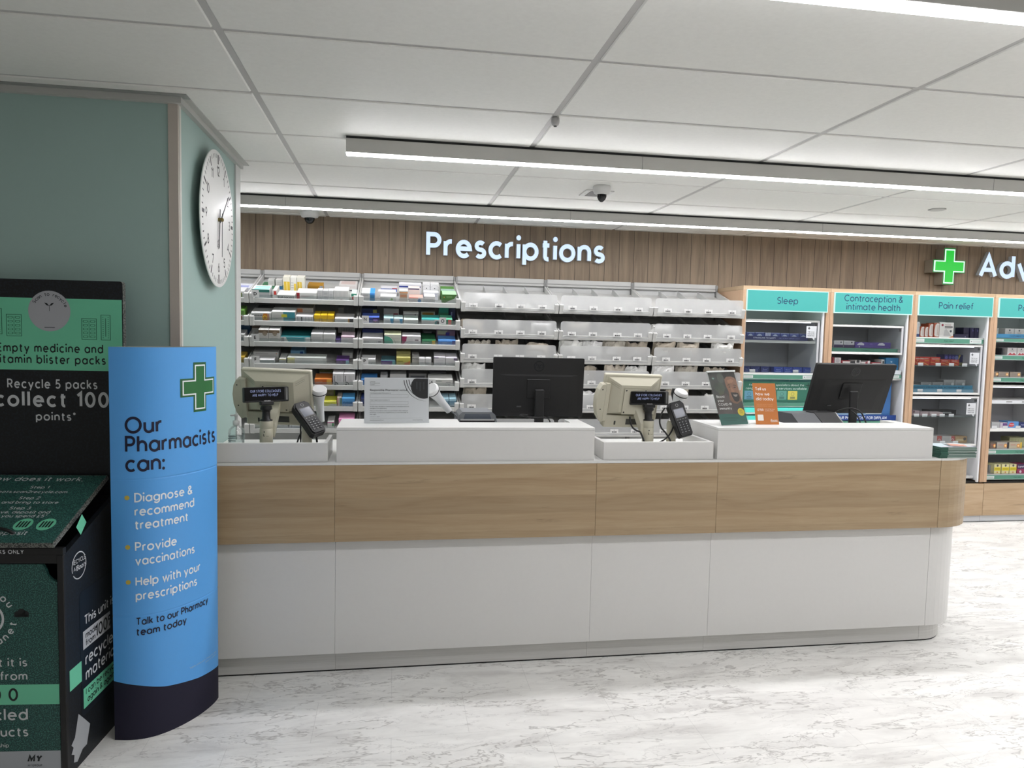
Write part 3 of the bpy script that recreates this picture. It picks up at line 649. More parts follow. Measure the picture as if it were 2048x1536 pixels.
scanner(pose((.232, 3.66, 1.232), 15, -15, 42), 'white and black scanner hanging tilted beside the printed notice')

def cable(name, pts, r, label, c=M_BLACKM):
    m = MB(); P = []
    for a in pts: P += bezier(*a)[(1 if P else 0):]
    m.tube(P, r, c, 8); return tag(m.build(name), label, 'cable')
cable('cable', [((-.47, 3.60, 1.0), (-.45, 3.58, 1.10), (-.42, 3.56, 1.10), (-.415, 3.52, 1.10))], .004, 'black cable arching to the left card reader pole')
cable('cable', [((-.42, 3.50, 1.19), (-.445, 3.49, 1.15), (-.43, 3.50, 1.06), (-.44, 3.52, 1.0))], .0035, 'black cable hanging from the left card reader')
cable('cable', [((-.36, 3.45, 1.09), (-.355, 3.46, 1.05), (-.36, 3.50, 1.03), (-.355, 3.52, ZT+.004))], .005, 'short black cable under the left card reader keypad')
cable('cable', [((1.165, 3.46, 1.178), (1.165, 3.45, 1.10), (1.215, 3.44, 1.11), (1.22, 3.45, 1.10)), ((1.22, 3.45, 1.10), (1.23, 3.44, 1.08), (1.24, 3.42, 1.03), (1.245, 3.42, ZT+.004))], .0045, 'black cable drooping from the back of right till')
cable('cable', [((1.37, 3.52, 1.215), (1.33, 3.50, 1.17), (1.33, 3.49, 1.14), (1.34, 3.47, 1.115)), ((1.34, 3.47, 1.115), (1.37, 3.44, 1.08), (1.375, 3.42, 1.06), (1.375, 3.41, ZT+.004))], .0045, 'black curly cable left of the right card reader')
cable('cable', [((1.31, 3.48, 1.04), (1.36, 3.47, 1.05), (1.39, 3.45, 1.09), (1.40, 3.46, 1.15))], .004, 'black cable joining right till pole and card reader')
cable('cable', [((.285, 3.645, 1.18), (.31, 3.63, 1.165), (.315, 3.62, 1.155), (.318, 3.61, ZB-.05))], .004, 'grey cable from the tilted scanner by the notice', C('#55565a', .5))

# sanitiser bottle
t = thing('sanitiser_bottle', 'clear hand sanitiser pump bottle on counter beside blue-green wall', 'bottle', (-.725, 3.50, ZT))
part('bottle', t, lambda m: m.lathe([(.001, .0), (.034, .0), (.036, .006), (.036, .098), (.033, .115), (.022, .128), (.014, .133), (.013, .14)], (0, 0, 0), M_ACRYL, 28))
part('gel', t, lambda m: m.lathe([(.001, .004), (.033, .005), (.033, .085), (.001, .086)], (0, 0, 0), clear('sanitiser_gel', .03, (.82, .86, .86, 1)), 24))
def blabel(m):
    for i in range(12):
        a0, a1 = R(205+i*9), R(205+(i+1)*9); r_ = .0365; c0, s0, c1, s1 = math.cos(a0)*r_, math.sin(a0)*r_, math.cos(a1)*r_, math.sin(a1)*r_
        m.face([(c0, s0, .012), (c1, s1, .012), (c1, s1, .022), (c0, s0, .022)], C('#35557f', .4))
        if i < 8: [m.face([(c0, s0, z), (c1, s1, z), (c1, s1, z+.004), (c0, s0, z+.004)], C('#8c979a', .5)) for z in (.084, .074, .064)]
    m.M = Matrix.Rotation(R(-32), 4, 'Z'); m.box((-.012, -.0372, .028), (.012, -.0368, .058), C('#c3cccb', .5)); m.ring((0, -.0376, .042), X_, Z_, .007, .0016, M_INK, seg=14)
part('bottle_label', t, blabel)
part('pump', t, lambda m: [m.lathe([(.0145, .136), (.0155, .138), (.0155, .155), (.007, .157), (.007, .175), (.009, .177), (.009, .186), (.004, .187)], (0, 0, 0), C('#d9d9d7', .35), 18), m.box((-.026, -.006, .176), (.006, .006, .184), C('#d9d9d7', .35), .002)], 'white pump top')

# black monitors
def monitor(c, yaw, tilt, w, h, label, standx):
    t = thing('monitor', label, 'monitor', (c[0], c[1], ZT)); inv = Matrix.Translation((-c[0], -c[1], -ZT)); S = inv @ pose(c, yaw, tilt, 0)
    def body(m):
        m.M = S; m.prism(rr(w, h, .006, 3, -w/2, -h/2), (0, -.004, 0), X_, Z_, Y_, .02, M_BLACK)
        q = [(-w/2+.03, -h/2+.004), (w/2-.03, -h/2+.004), (w/2-.03, h/2-.09), (-w/2+.03, h/2-.09)]
        V = [(x, -.004, z) for x, z in q]+[(x*.8, -.006, z*.86) for x, z in q]; m.mesh(V, [(4, 5, 6, 7), (0, 1, 5, 4), (1, 2, 6, 5), (2, 3, 7, 6), (3, 0, 4, 7)], M_BLACK)
    b = part('back_shell', t, body)
    k = MB(); k.M = S; k.ring((0, -.0048, h/2-.045), X_, Z_, .026, .005, C('#1f2023', .22)); k.text('hp', (-.001, -.0052, h/2-.057), X_, Z_, .03, C('#232427', .22), .12, 0, 'c', slant=.25); k.build('logo', b)
    k = MB(); k.M = S; k.box((-.062, -.0125, -.06), (.062, -.008, h/2-.115), M_BLACK, .002); k.build('mount_cover', b)
    k = MB(); k.M = S; k.box((-w/2+.13, -.0098, -h/2+.05), (-w/2+.155, -.0085, -h/2+.057), C('#4a4a4c', .4)); k.build('rating_label', b)
    def stand(m):
        m.M = inv; p = Vector((c[0]+standx, c[1], ZT)); m.box(p+Vector((-.025, -.045, .012)), Vector((p.x+.025, p.y-.03, c[2]-.01)), M_BLACK, .004)
        m.box(p+Vector((-.1, -.11, .0005)), p+Vector((.1, .08, .012)), M_BLACK, .004)
    part('stand', t, stand)
monitor((.762, 3.80, 1.296), -4.2, -4.6, .49, .318, 'black monitor seen from behind left of centre, standing upright', .0)
monitor((2.62, 3.83, 1.301), .9, -20.8, .506, .312, 'black monitor at right end of counter, tilted back', .0)
cable('cable', [((.70, 3.76, 1.15), (.60, 3.70, 1.17), (.66, 3.66, 1.14), (.76, 3.66, 1.15)), ((.76, 3.66, 1.15), (.83, 3.66, 1.15), (.80, 3.7, 1.08), (.80, 3.70, ZT+.004))], .0035, 'thin black cable looping under the upright monitor')
cable('cable', [((2.47, 3.74, 1.17), (2.50, 3.66, 1.23), (2.58, 3.66, 1.20), (2.60, 3.67, 1.16)), ((2.60, 3.67, 1.16), (2.63, 3.66, 1.10), (2.64, 3.66, 1.05), (2.64, 3.66, ZT+.004))], .0045, 'black cable looping under the tilted monitor')
cable('cable', [((2.56, 3.72, 1.185), (2.60, 3.66, 1.15), (2.58, 3.66, 1.08), (2.60, 3.69, ZT+.004))], .004, 'straight black cable hanging beside tilted monitor stand')

# label printers
t = thing('label_printer', 'rounded grey label printer between the notice and upright monitor', 'printer', (.412, 3.60, ZT))
def lp(m):
    P = [(-.1, 0), (.1, 0), (.1, .14), (.092, .175), (.075, .19), (-.075, .19), (-.092, .175), (-.1, .14)]
    m.prism(P, (0, -.01, 0), X_, Z_, Y_, .2, C('#6f7276', .35))
part('printer_body', t, lp)
part('window', t, lambda m: m.prism([(-.07, .155), (.07, .155), (.062, .18), (-.062, .18)], (0, -.0125, 0), X_, Z_, Y_, .003, C('#4a515c', .1)), 'dark glossy window')
part('paper_slot', t, lambda m: [m.box((-.085, -.016, .148), (.085, -.009, .155), C('#c9c9c9', .3, .5)), m.prism([(-.088, .12), (.088, .12), (.088, .148), (-.088, .148)], (0, -.013, 0), X_, Z_, Y_, .004, M_BLACK)], 'black paper slot with chrome lip')
t = thing('label_printer', 'black and silver label printer left of tilted monitor', 'printer', (2.30, 3.70, ZT), R(8))
part('printer_body', t, lambda m: [m.prism([(-.14, 0), (-.14, .12), (-.05, .185), (.08, .185), (.13, .165), (.13, 0)], (-.17, 0, 0), Y_, Z_, X_, .27, C('#4c4e51', .35)),])
part('lid', t, lambda m: m.prism([(-.135, .128), (-.05, .188), (.02, .19), (.02, .186), (-.05, .183), (-.138, .122)], (-.02, 0, 0), Y_, Z_, X_, .14, M_BLACK), 'black sloping lid')
part('chrome_lip', t, lambda m: m.tube([(-.03, -.142, .124), (.11, -.142, .124), (.122, -.05, .186)], .004, C('#c8c8c8', .25, .7), 8), 'chrome edge')

# ---------------------------------------------------------------- things on the ledges
NT = pose((.012, 3.415, ZB), 4.5, 4, 0)
t = thing('notice_stand', 'white printed notice in clear stand on left upstand', 'notice', M=NT)
part('acrylic_stand', t, lambda m: [m.box((-.152, .0025, .0008), (.152, .0045, .215), M_ACRYL), m.box((-.152, -.004, .0008), (.152, -.0025, .215), M_ACRYL), m.box((-.152, -.004, .0008), (.152, .075, .003), M_ACRYL)])
def notice(m):
    W, H = .30, .211; U = lambda u, v, y=-.0007: (-.15+W*u, y, .0035+H*v)
    m.box((-.15, -.0005, .003), (.15, .0005, .214), C('#eeeef0', .4)); K = M_INK; f = .0
    tx = lambda s, u, v, size, wt=.11, fit=None, c=K: m.text(s, U(u, v), X_, Z_, size*H, c, wt, 0, 'l', fit=fit and fit*W)
    tx('General', .085, .895, .022); tx('Pharmaceutical', .085, .865, .022); tx('Council', .085, .835, .022)
    m.box(U(.085, .82, -.0009), U(.24, .823, -.0006), M_GREY)
    tx('Responsible Pharmacist notice', .085, .70, .044, .17, .57)
    tx('The Responsible Pharmacist is', .085, .645, .02, .13, .32)
    for v in (.555, .40):
        for q in ((.085, v, .675, v+.004), (.085, v+.068, .675, v+.072), (.085, v, .0872, v+.072), (.6728, v, .675, v+.072)): m.box(U(q[0], q[1], -.0009), U(q[2], q[3], -.0006), M_GREY)
    tx('Their registration number is', .085, .492, .02, .13, .30)
    tx('At this time, the above named person is the pharmacist in', .085, .348, .02, .12, .60); tx('charge of this pharmacy.', .085, .308, .02, .12, .26)
    tx('Find out more about what you can expect when visiting a', .085, .255, .02, .12, .585); tx('pharmacy at pharmacyregulation.org, or scan the code to', .085, .215, .02, .12, .59); tx('the right.', .085, .175, .02, .12, .1)
    tx('Version 1, 2019', .085, .125, .014, .11, .15); m.box(U(.085, .098, -.0009), U(.89, .1, -.0006), M_GREY)
    tx('General Pharmaceutical Council', .085, .05, .016, .12, .21); tx('pharmacyregulation.org', .75, .05, .014, .11, .15)
    def clip(cx, cy, r_, w, c, full=False):
        P = []
        for i in range(41):
            a = R(90+180*i/40 if not full else 360*i/40); P.append((cx+r_*math.cos(a)*H/W, cy+r_*math.sin(a)))
        for p, q in zip(P, P[1:]):
            if max(p[1], q[1]) < .985: 
                p2 = (p[0]+w*H/W*(1 if p[0] < cx else -1), p[1]); q2 = (q[0]+w*H/W, q[1]); m.face([U(*p), U(*q), U(*q2), U(*p2)], c)
    for k in (0, 1, 2): clip(.96-.0, .985, .40+.055*k, .016, K)
    P = [(.985, .985)]+[(.985, .985-.44)]+[(min(.985, .93+.29*math.cos(R(a))*H/W*1.05), .80+.27*math.sin(R(a))) for a in range(270, 89, -10)]
    P = [(u, min(.985, v)) for u, v in P if u <= .985]; m.face([U(u, v, -.0012) for u, v in P[::-1]], C('#1b1c1f', .35))
    for u, v, a, b in ((.80, .75, .02, .16), (.85, .70, .025, .2), (.91, .74, .02, .17)): m.box(U(u, v, -.0016), U(u+a, v+b, -.0013), C('#34363a', .4))
part('notice_sheet', t, notice)

BO = pose((1.668, 3.335, ZB+.0025), 8, 27, 2.0)
t = thing('poster_stand', 'leaning clear stand with smiling man poster on right upstand', 'poster', M=BO)
pw, ph = .155, .285
part('acrylic_stand', t, lambda m: [m.box((-pw/2-.006, -.003, 0), (pw/2+.006, -.0015, ph+.01), M_ACRYL), m.box((-pw/2-.006, .0015, 0), (pw/2+.006, .003, ph+.01), M_ACRYL),
     m.box((-pw/2-.006, -.006, ph+.002), (pw/2+.006, .006, ph+.010), C('#d5d8d6', .2))])
def boost(m):
    U = lambda u, v, y=-.0005: (-pw/2+pw*u, y, .004+ph*v)
    def P(pts, c, y): m.face([U(a, b, y) for a, b in pts], c)
    def el(cx, cy, rx, ry, c, y, a0=0, a1=360): P([(cx+rx*math.cos(R(a0+(a1-a0)*i/24)), cy+ry*math.sin(R(a0+(a1-a0)*i/24))) for i in range(24 if a1-a0 == 360 else 25)], c, y)
    m.box(U(0, 0, -.0004), U(1, 1, .0004), C('#3f403d', .4))
    cl = lambda p: (max(0, min(1, p[0])), max(0, min(1, p[1])))
    for cx, cy, rx, ry, c in ((.15, .80, .15, .13, '#4c4e4a'), (.30, .70, .2, .1, '#4c5548'), (.42, .88, .12, .1, '#555953'), (.32, .60, .1, .06, '#53543f')): el(cx, cy, rx, ry, C(c, .4), -.0006)
    P([cl(p) for p in ((0, .2), (0, .40), (.20, .54), (.48, .60), (.62, .50), (.74, .42), (1, .46), (1, .2))], C('#4a3f3c', .4), -.0008)        # jumper
    P([cl(p) for p in ((.22, .20), (.30, .44), (.44, .58), (.55, .52), (.60, .34), (.56, .2))], C('#564a47', .4), -.0009)
    P([(.56, .46), (.66, .40), (.80, .38), (1, .44), (1, .78), (.62, .78)], C('#7a5440', .4), -.0010)                                   # neck
    P([(.58, .93), (.55, .80), (.56, .70), (.60, .62), (.62, .54), (.68, .46), (.78, .42), (.90, .44), (1, .52), (1, .95)], C('#8f6650', .4), -.0011)   # face
    P([(.58, .86), (.52, .96), (.56, 1), (1, 1), (1, .83), (.94, .88), (.84, .905), (.72, .905), (.64, .90)], C('#17130f', .5), -.0012)    # hair
    P([(.64, .83), (.80, .86), (.90, .82), (.80, .78), (.66, .78)], C('#a87a60', .4), -.00125)                                            # forehead
    P([(.60, .73), (.66, .755), (.72, .745), (.72, .735), (.66, .74)], C('#1e1511', .5), -.0013); P([(.80, .735), (.88, .745), (.95, .72), (.94, .71), (.88, .73)], C('#1e1511', .5), -.0013)
    P([(.63, .70), (.67, .715), (.72, .70), (.67, .695)], C('#241a16', .5), -.0013); P([(.81, .695), (.87, .705), (.93, .685), (.87, .683)], C('#241a16', .5), -.0013)
    P([(.72, .72), (.70, .63), (.72, .605), (.80, .605), (.83, .63), (.78, .66)], C('#a5775d', .4), -.0013)                                # nose
    P([(.66, .60), (.74, .598), (.84, .595), (.94, .58), (.96, .50), (.90, .435), (.80, .415), (.72, .44), (.68, .50)], C('#231a16', .5), -.0014)   # beard
    P([(.72, .558), (.80, .556), (.90, .558), (.87, .525), (.81, .51), (.76, .525)], C('#9a9088', .4), -.0016)                                # smile
    P([(0, 0), (0, .20), (.25, .205), (.5, .195), (.75, .185), (1, .20), (1, 0)], C('#2f6258', .4), -.0016)                               # green foot
    el(.85, .225, .125, .072, C('#d8c33f', .4), -.0018)
    k = C('#4c4210', .5)
    for s_, v, z in (('Speak', .25, .014), ('with us', .225, .014), ('today', .20, .018)): m.text(s_, U(.85, v, -.002), X_, Z_, z*ph, k, .13, 0, 'c')
    w = C('#e2e2de', .4)
    for s_, v in (('Boost', .505), ('your', .43), ('COVID-19', .355), ('immunity', .28)): m.text(s_, U(.09, v, -.0019), X_, Z_, .048*ph, w, .11, -.03)
    m.ring(U(.14, .875, -.0019), X_, Z_, .001, .002, w)
    for q in ((.10, .868, .19, .888), (.13, .853, .16, .903)): m.box(U(q[0], q[1], -.0015), U(q[2], q[3], -.0012), C('#6d9488', .4))
    g = C('#1f463e', .4)
    for v, a in ((.125, .62), (.105, .60), (.075, .50)): m.box(U(.10, v, -.0019), U(.10+a, v+.006, -.0017), g)
    m.text('Boots', U(.80, .05, -.0019), X_, Z_, .03*ph, g, .1, -.03, slant=.3)
part('poster_sheet', t, boost)

OR = pose((1.868, 3.385, ZB+.001), -3, 18, 0)
t = thing('feedback_card', 'orange card with white lettering standing on right upstand', 'card', M=OR)
ow, oh = .122, .215
def orange(m):
    U = lambda u, v, y=-.0007: (-ow/2+ow*u, y, oh*v); w = C('#e6e2da', .4)
    m.box((-ow/2, -.0005, 0), (ow/2, .0005, oh), C('#b5681c', .45))
    for s_, v in (('Tell us', .825), ('how we', .70), ('did today', .58)): m.text(s_, U(.10, v), X_, Z_, .074*oh, w, .12, -.02)
    m.text('\u00a3150', U(.12, .325), X_, Z_, .055*oh, w, .15); p = C('#d99f66', .4)
    m.text('Take a short survey on your visit', U(.10, .475), X_, Z_, .018*oh, p, .1, fit=.7*ow); m.text('experience and you could win', U(.10, .435), X_, Z_, .018*oh, p, .1, fit=.7*ow)
    m.text('worth of high street', U(.44, .36), X_, Z_, .02*oh, w, .11, fit=.44*ow); m.text('voucher vouchers', U(.44, .32), X_, Z_, .02*oh, w, .11, fit=.38*ow)
    m.prism(rr(.25*ow, .145*oh, .003, 3, U(.10, 0)[0], .09*oh), (0, -.0008, 0), X_, Z_, Y_, .0004, w)
    m.text('Boots', U(.64, .075), X_, Z_, .05*oh, w, .12, -.05, slant=.3); m.tube([U(.66, .06), U(.96, .07)], .0005, w, 4)
part('card_front', t, orange)
part('card_strut', t, lambda m: m.face([(-.03, .0006, .14), (.03, .0006, .14), (.03, .075, -.0), (-.03, .075, -.0)], C('#b7b2a8', .5)))

for k in range(7):
    m = MB(); cols = C('#2e5b4c', .4)
    m.box((-.102, -.02, 0), (.102, .115, .0075), C('#a8b5ae', .5)); m.box((-.1035, -.0215, .0002), (-.06, .116, .0073), cols); m.box((-.1035, -.0218, .0052), (.1032, .1165, .0078), cols)
    top = k == 6
    if top:
        m.face([(-.1035, -.0215, .0079), (.1035, -.0215, .0079), (.1035, .1165, .0079), (-.1035, .1165, .0079)], C('#b9c8cf', .4))
        m.face([(-.04, .0, .0081), (.06, -.01, .0081), (.09, .05, .0081), (.0, .10, .0081)], C('#5a5f63', .4)); m.face([(-.01, .02, .0083), (.07, .0, .0083), (.1, .06, .0083), (.03, .1, .0083)], C('#c98c78', .4))
        m.face([(-.1035, -.0215, .0081), (.1, -.0215, .0081), (.1, .012, .0081), (-.06, .012, .0081)], C('#c5bfc8', .4))
    o = m.build('leaflet', M=Matrix.Translation((2.853+.002*(k % 3), 3.275+.002*(k % 2), ZT+.0005+.0082*k)) @ Matrix.Rotation(R(-2+1.3*(k % 4)), 4, 'Z'))
    tag(o, ['lowest leaflet of the green-edged stack on rounded counter end', 'second leaflet from bottom of the stack on rounded counter end', 'third leaflet from bottom of the stack on rounded counter end',
            'middle leaflet of the green-edged stack on rounded counter end', 'third leaflet from top of the stack on rounded counter end', 'leaflet just below the pink-printed top one on counter end',
            'topmost leaflet, printed pink and pale blue, on the counter end stack'][k], 'leaflet', 'leaflets stacked on the counter end')
# ================================================================ signs on the wooden wall
def letters(text, px0, base_z, cap, x_end, label, cat='sign'):
    o = at(px0, 515, 6.06).x
    t = thing('illuminated_sign', label, cat, (o, 6.06, base_z))
    wt = .15; polys, w = text2d(text, cap, wt, .0); k = (x_end-o)/w if x_end else 1.0
    kk = cap/(.7+wt); x = wt/2
    for ch in text:
        adv, _ = G[ch]; m = MB(); m.side_mat = C('#b9c0c6', .4)
        m.text(ch, ((x-wt/2)*kk*k, .03, 0), (k, 0, 0), Z_, cap, E('#cfe4ff', 1.05), wt, ext=.04)
        m.build('letter', t); x += adv+wt+.085
    return t
letters('Prescriptions', 852, 2.196, .205, 1.767, 'glowing white word Prescriptions on the wooden wall')
letters('Advice', 1958, 2.198, .222, None, 'glowing white word starting Adv at right edge, after green cross')
CRX, CRZ = 5.03, 2.285
t = thing('pharmacy_cross', 'glowing green cross sign with white outline on the wooden wall', 'sign', (CRX, 6.10, CRZ))
def cross(a, b): return [(-b, -a), (-b, -b), (-a, -b), (-a, b), (-b, b), (-b, a), (b, a), (b, b), (a, b), (a, -b), (b, -b), (b, -a)][::-1]
part('cross_case', t, lambda m: m.prism(cross(.166, .058), (0, -.11, 0), X_, Z_, Y_, .109, C('#8d8679', .5), E('#0b8a3a', .9)))
part('white_outline', t, lambda m: m.prism(cross(.157, .0505), (0, -.113, 0), X_, Z_, Y_, .003, E('#dffff0', 1.15)), 'glowing white outline')
part('green_face', t, lambda m: m.prism(cross(.145, .041), (0, -.115, 0), X_, Z_, Y_, .002, E('#0fc233', 1.0)), 'glowing green face')

# ================================================================ dispensary shelving
BX = [-1.83, -1.05, -.272, .490, 1.255, 2.022, 2.800]; FY = 5.52; SL = R(18); TD = .56
ROW_A = [1.778, 1.6135, 1.462, 1.303, 1.147, .986, .822]      # stocked bays
ROW_B = [1.757, 1.555, 1.367, 1.175, .982, .79]               # frosted-front bays
def tray_frame(z): return Matrix.Translation((0, FY, z)) @ Matrix.Rotation(SL, 4, 'X')
def bay(i, label, frosted, lets):
    x0, x1 = BX[i]+.002, BX[i+1]-.002; w = x1-x0
    t = thing('shelving_bay', label, 'shelving', (x0, 6.09, 0), 0, 'dispensary shelving bays along the wooden wall')
    iv = Matrix.Translation((-x0, -6.09, 0))
    part('back_panel', t, lambda m: m.box((0, -.02, .1), (w, -.005, 1.99), C('#b9bab8', .5)))
    part('top_rail', t, lambda m: [m.box((.013, -.045, 1.985), (w-.013, -.004, 2.045), M_STEEL, .002), m.box((.013, -.05, 2.004), (w-.013, -.045, 2.010), M_GREY)])
    for xx in (.0, w-.012):
        def up(m):
            m.box((xx, -.055, 0), (xx+.012, -.021, 2.040), M_GREY)
            for k in range(12): m.box((xx+.004, -.0556, 1.16+k*.073), (xx+.008, -.0545, 1.185+k*.073), M_INK)
        part('upright', t, up)
    part('base_shelf', t, lambda m: m.box((0, -.57, .0), (w, -.075, .12), M_SHELF))
    for r, z in enumerate(ROW_B if frosted else ROW_A):
        T = iv @ tray_frame(z)
        def tray(m):
            m.M = T @ Matrix.Translation((x0, 0, 0))
            m.box((0, 0, 0), (w, TD, .008), M_SHELF); m.box((0, -.004, -.014), (w, .012, .022), M_SHELF, .002)
            for xx in (0, w-.012): m.box((xx, .01, .006), (xx+.012, TD, .055), M_SHELF)
            for xx in (0, w-.034): m.box((xx, -.006, -.016), (xx+.034, .020, .058), M_SHELF, .003)
            m.box((.03, .01, -.012), (w-.03, TD-.03, -.0005), C('#9a9a98', .5))
            if frosted:
                for q in (.3, .52, .76): m.box((w*q, .02, .008), (w*q+.004, TD, .05), C('#bcbdbb', .4))
        o = part('tray', t, tray)
        if frosted:
            def fp(m):
                m.M = T @ Matrix.Translation((x0, -.008, .004)) @ Matrix.Rotation(-SL, 4, 'X')
                m.prism(rr(w-.03, .128, .02, 4, .015, 0), (0, 0, 0), X_, Z_, Y_, .003, M_FROST)
            k = MB(); fp(k); k.build('front_panel', o)['label'] = 'frosted plastic front'
            for j in range(4):
                k = MB(); k.M = T @ Matrix.Translation((x0+w*(.135+.235*j)+.01*((r*3+j*2+i) % 3-1), -.012, .022)) @ Matrix.Rotation(-SL, 4, 'X')
                k.box((-.033, 0, 0), (.033, .001, .032), C('#cfcfcd', .5))
                kk = random.Random(i*50+r*7+j)
                for b_ in range(9): x_ = -.02+b_*.0045; k.box((x_, -.0008, .005), (x_+kk.choice((.0018, .0026, .0034)), 0, .016), M_INK)
                k.text(kk.choice('AEFKPSZCH'), (-.002, -.0008, .020), X_, Z_, .008, M_INK, .16, 0, 'c'); k.build('barcode_label', o)
        else:
            def lip(m):
                m.M = T @ Matrix.Translation((x0, 0, 0)); m.box((.036, .0, .022), (w-.036, .003, .046), M_TRAYLIP)
            k = MB(); lip(k); k.build('clear_lip', o)
            for (rr_, xx, ch) in lets:
                if rr_ == r:
                    k = MB(); k.M = T @ Matrix.Translation((xx, -.0095, .026)); k.box((-.026, 0, .004), (.026, .0012, .056), C('#cfcfce', .5))
                    k.text(ch, (-.001, -.0008, .017), X_, Z_, .026, M_INK, .17, 0, 'c'); k.build('letter_card', o)
    return t
bay(0, 'shelving bay mostly hidden behind the blue-green wall, a sliver showing', False, [])
bay(1, 'shelving bay of medicine boxes with trays marked D, E and F', False, [(0, at(512, 585, FY).x, 'D'), (2, at(512, 673, FY).x, 'E'), (3, at(513, 718, FY).x, 'F')])
bay(2, 'shelving bay of medicine boxes with trays marked N, O, P and S', False, [(1, at(731, 637, FY).x, 'N'), (1, at(885, 641, FY).x, 'O'), (3, at(730, 720, FY).x, 'P'), (4, at(864, 766, FY).x, 'S')])
bay(3, 'frosted-front shelving bay partly behind the upright black monitor', True, [])
bay(4, 'frosted-front shelving bay above the right cream till', True, [])
bay(5, 'frosted-front shelving bay beside the wooden Sleep cabinet', True, [])

# ---------------------------------------------------------------- medicine boxes
def carton(M, w, h, d, base, decos, label, group, top=None, name='medicine_box', cat='medicine box'):
    m = MB(); B = C(base, .42)
    m.box((0, 0, 0), (w, d, h), B, .0008)
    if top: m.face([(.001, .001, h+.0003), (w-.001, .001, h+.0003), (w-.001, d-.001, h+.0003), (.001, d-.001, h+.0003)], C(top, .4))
    n = 0
    for q in decos:
        n += 1; y = -.0003-.00025*n; k = q[0]
        if k == 'r': m.face([(w*q[1], y, h*q[2]), (w*q[3], y, h*q[2]), (w*q[3], y, h*q[4]), (w*q[1], y, h*q[4])], C(q[5], .42))
        elif k == 'c': m.disc((w*q[1], y, h*q[2]), X_, Z_, h*q[3], C(q[4], .42), 20)
        elif k == 'o': m.ring((w*q[1], y, h*q[2]), X_, Z_, h*q[3], h*q[4], C(q[5], .42), *(q[6:8] or (0, 360)), seg=18)
        elif k == 'p': m.face([(w*a, y, h*b) for a, b in q[1]], C(q[2], .42))
        elif k == 't': m.text(q[3], (w*q[1], y, h*q[2]), X_, Z_, h*q[4], C(q[5], .42), q[6] if len(q) > 6 else .14, -.01)
        elif k == 'l':
            for v in q[3]: m.face([(w*q[1], y, h*v), (w*q[2], y, h*v), (w*q[2], y, h*(v+.035)), (w*q[1], y, h*(v+.035))], C(q[4], .42))
        elif k == 'T': m.face([(w*q[1], d*q[2], h+.0005), (w*q[3], d*q[2], h+.0005), (w*q[3], d*q[4], h+.0005), (w*q[1], d*q[4], h+.0005)], C(q[5], .4))
        elif k == 'v':
            for a in q[1]: m.face([(w*a, y, h*q[2]), (w*a+.0022, y, h*q[2]), (w*a+.0022, y, h*q[3]), (w*a, y, h*q[3])], C(q[4], .42))
    return tag(m.build(name, M=M), label, cat, group)
def stock(bayname, row, zrow, place, scale, ox, items):
    "items: (u0, u1, height, description, colour, details[, set-back[, depth[, top colour[, lift]]]]) with u in crop units"
    T = tray_frame(zrow)
    for it in items:
        u0, u1, h, desc, base, dec = it[:6]; sb = it[6] if len(it) > 6 else .012; d = it[7] if len(it) > 7 else .12
        top = it[8] if len(it) > 8 else None; lift = it[9] if len(it) > 9 else 0
        yy = FY+sb*math.cos(SL); zz = zrow+sb*math.sin(SL)+h/2
        vpx = 768
        xa, xb = (at(ox+u/scale, 620 if row < 4 else 780, yy).x for u in (u0, u1))
        # the posts of the picture lean a little, so take the column at the height where the box stands
        py = 768-(zz-EYE)/yy*F_PX*.985-100
        xa, xb = (at(ox+u/scale, py, yy).x for u in (u0, u1))
        carton(T @ Matrix.Translation((xa+.0008, sb, .0086+lift)), xb-xa-.0016, h, d, base, dec, desc+' '+place, bayname, top)
W_ = '#cfcfcc'; K_ = '#2a2b2e'; GL = '#9b9c9b'
L3 = lambda a=.08, b=.7, c=GL: ('l', a, b, (.35, .5, .65), c)
S1, S2 = 8.192, 4.452
g1 = 'medicine boxes on the left stocked bay'; g2 = 'medicine boxes on the right stocked bay'
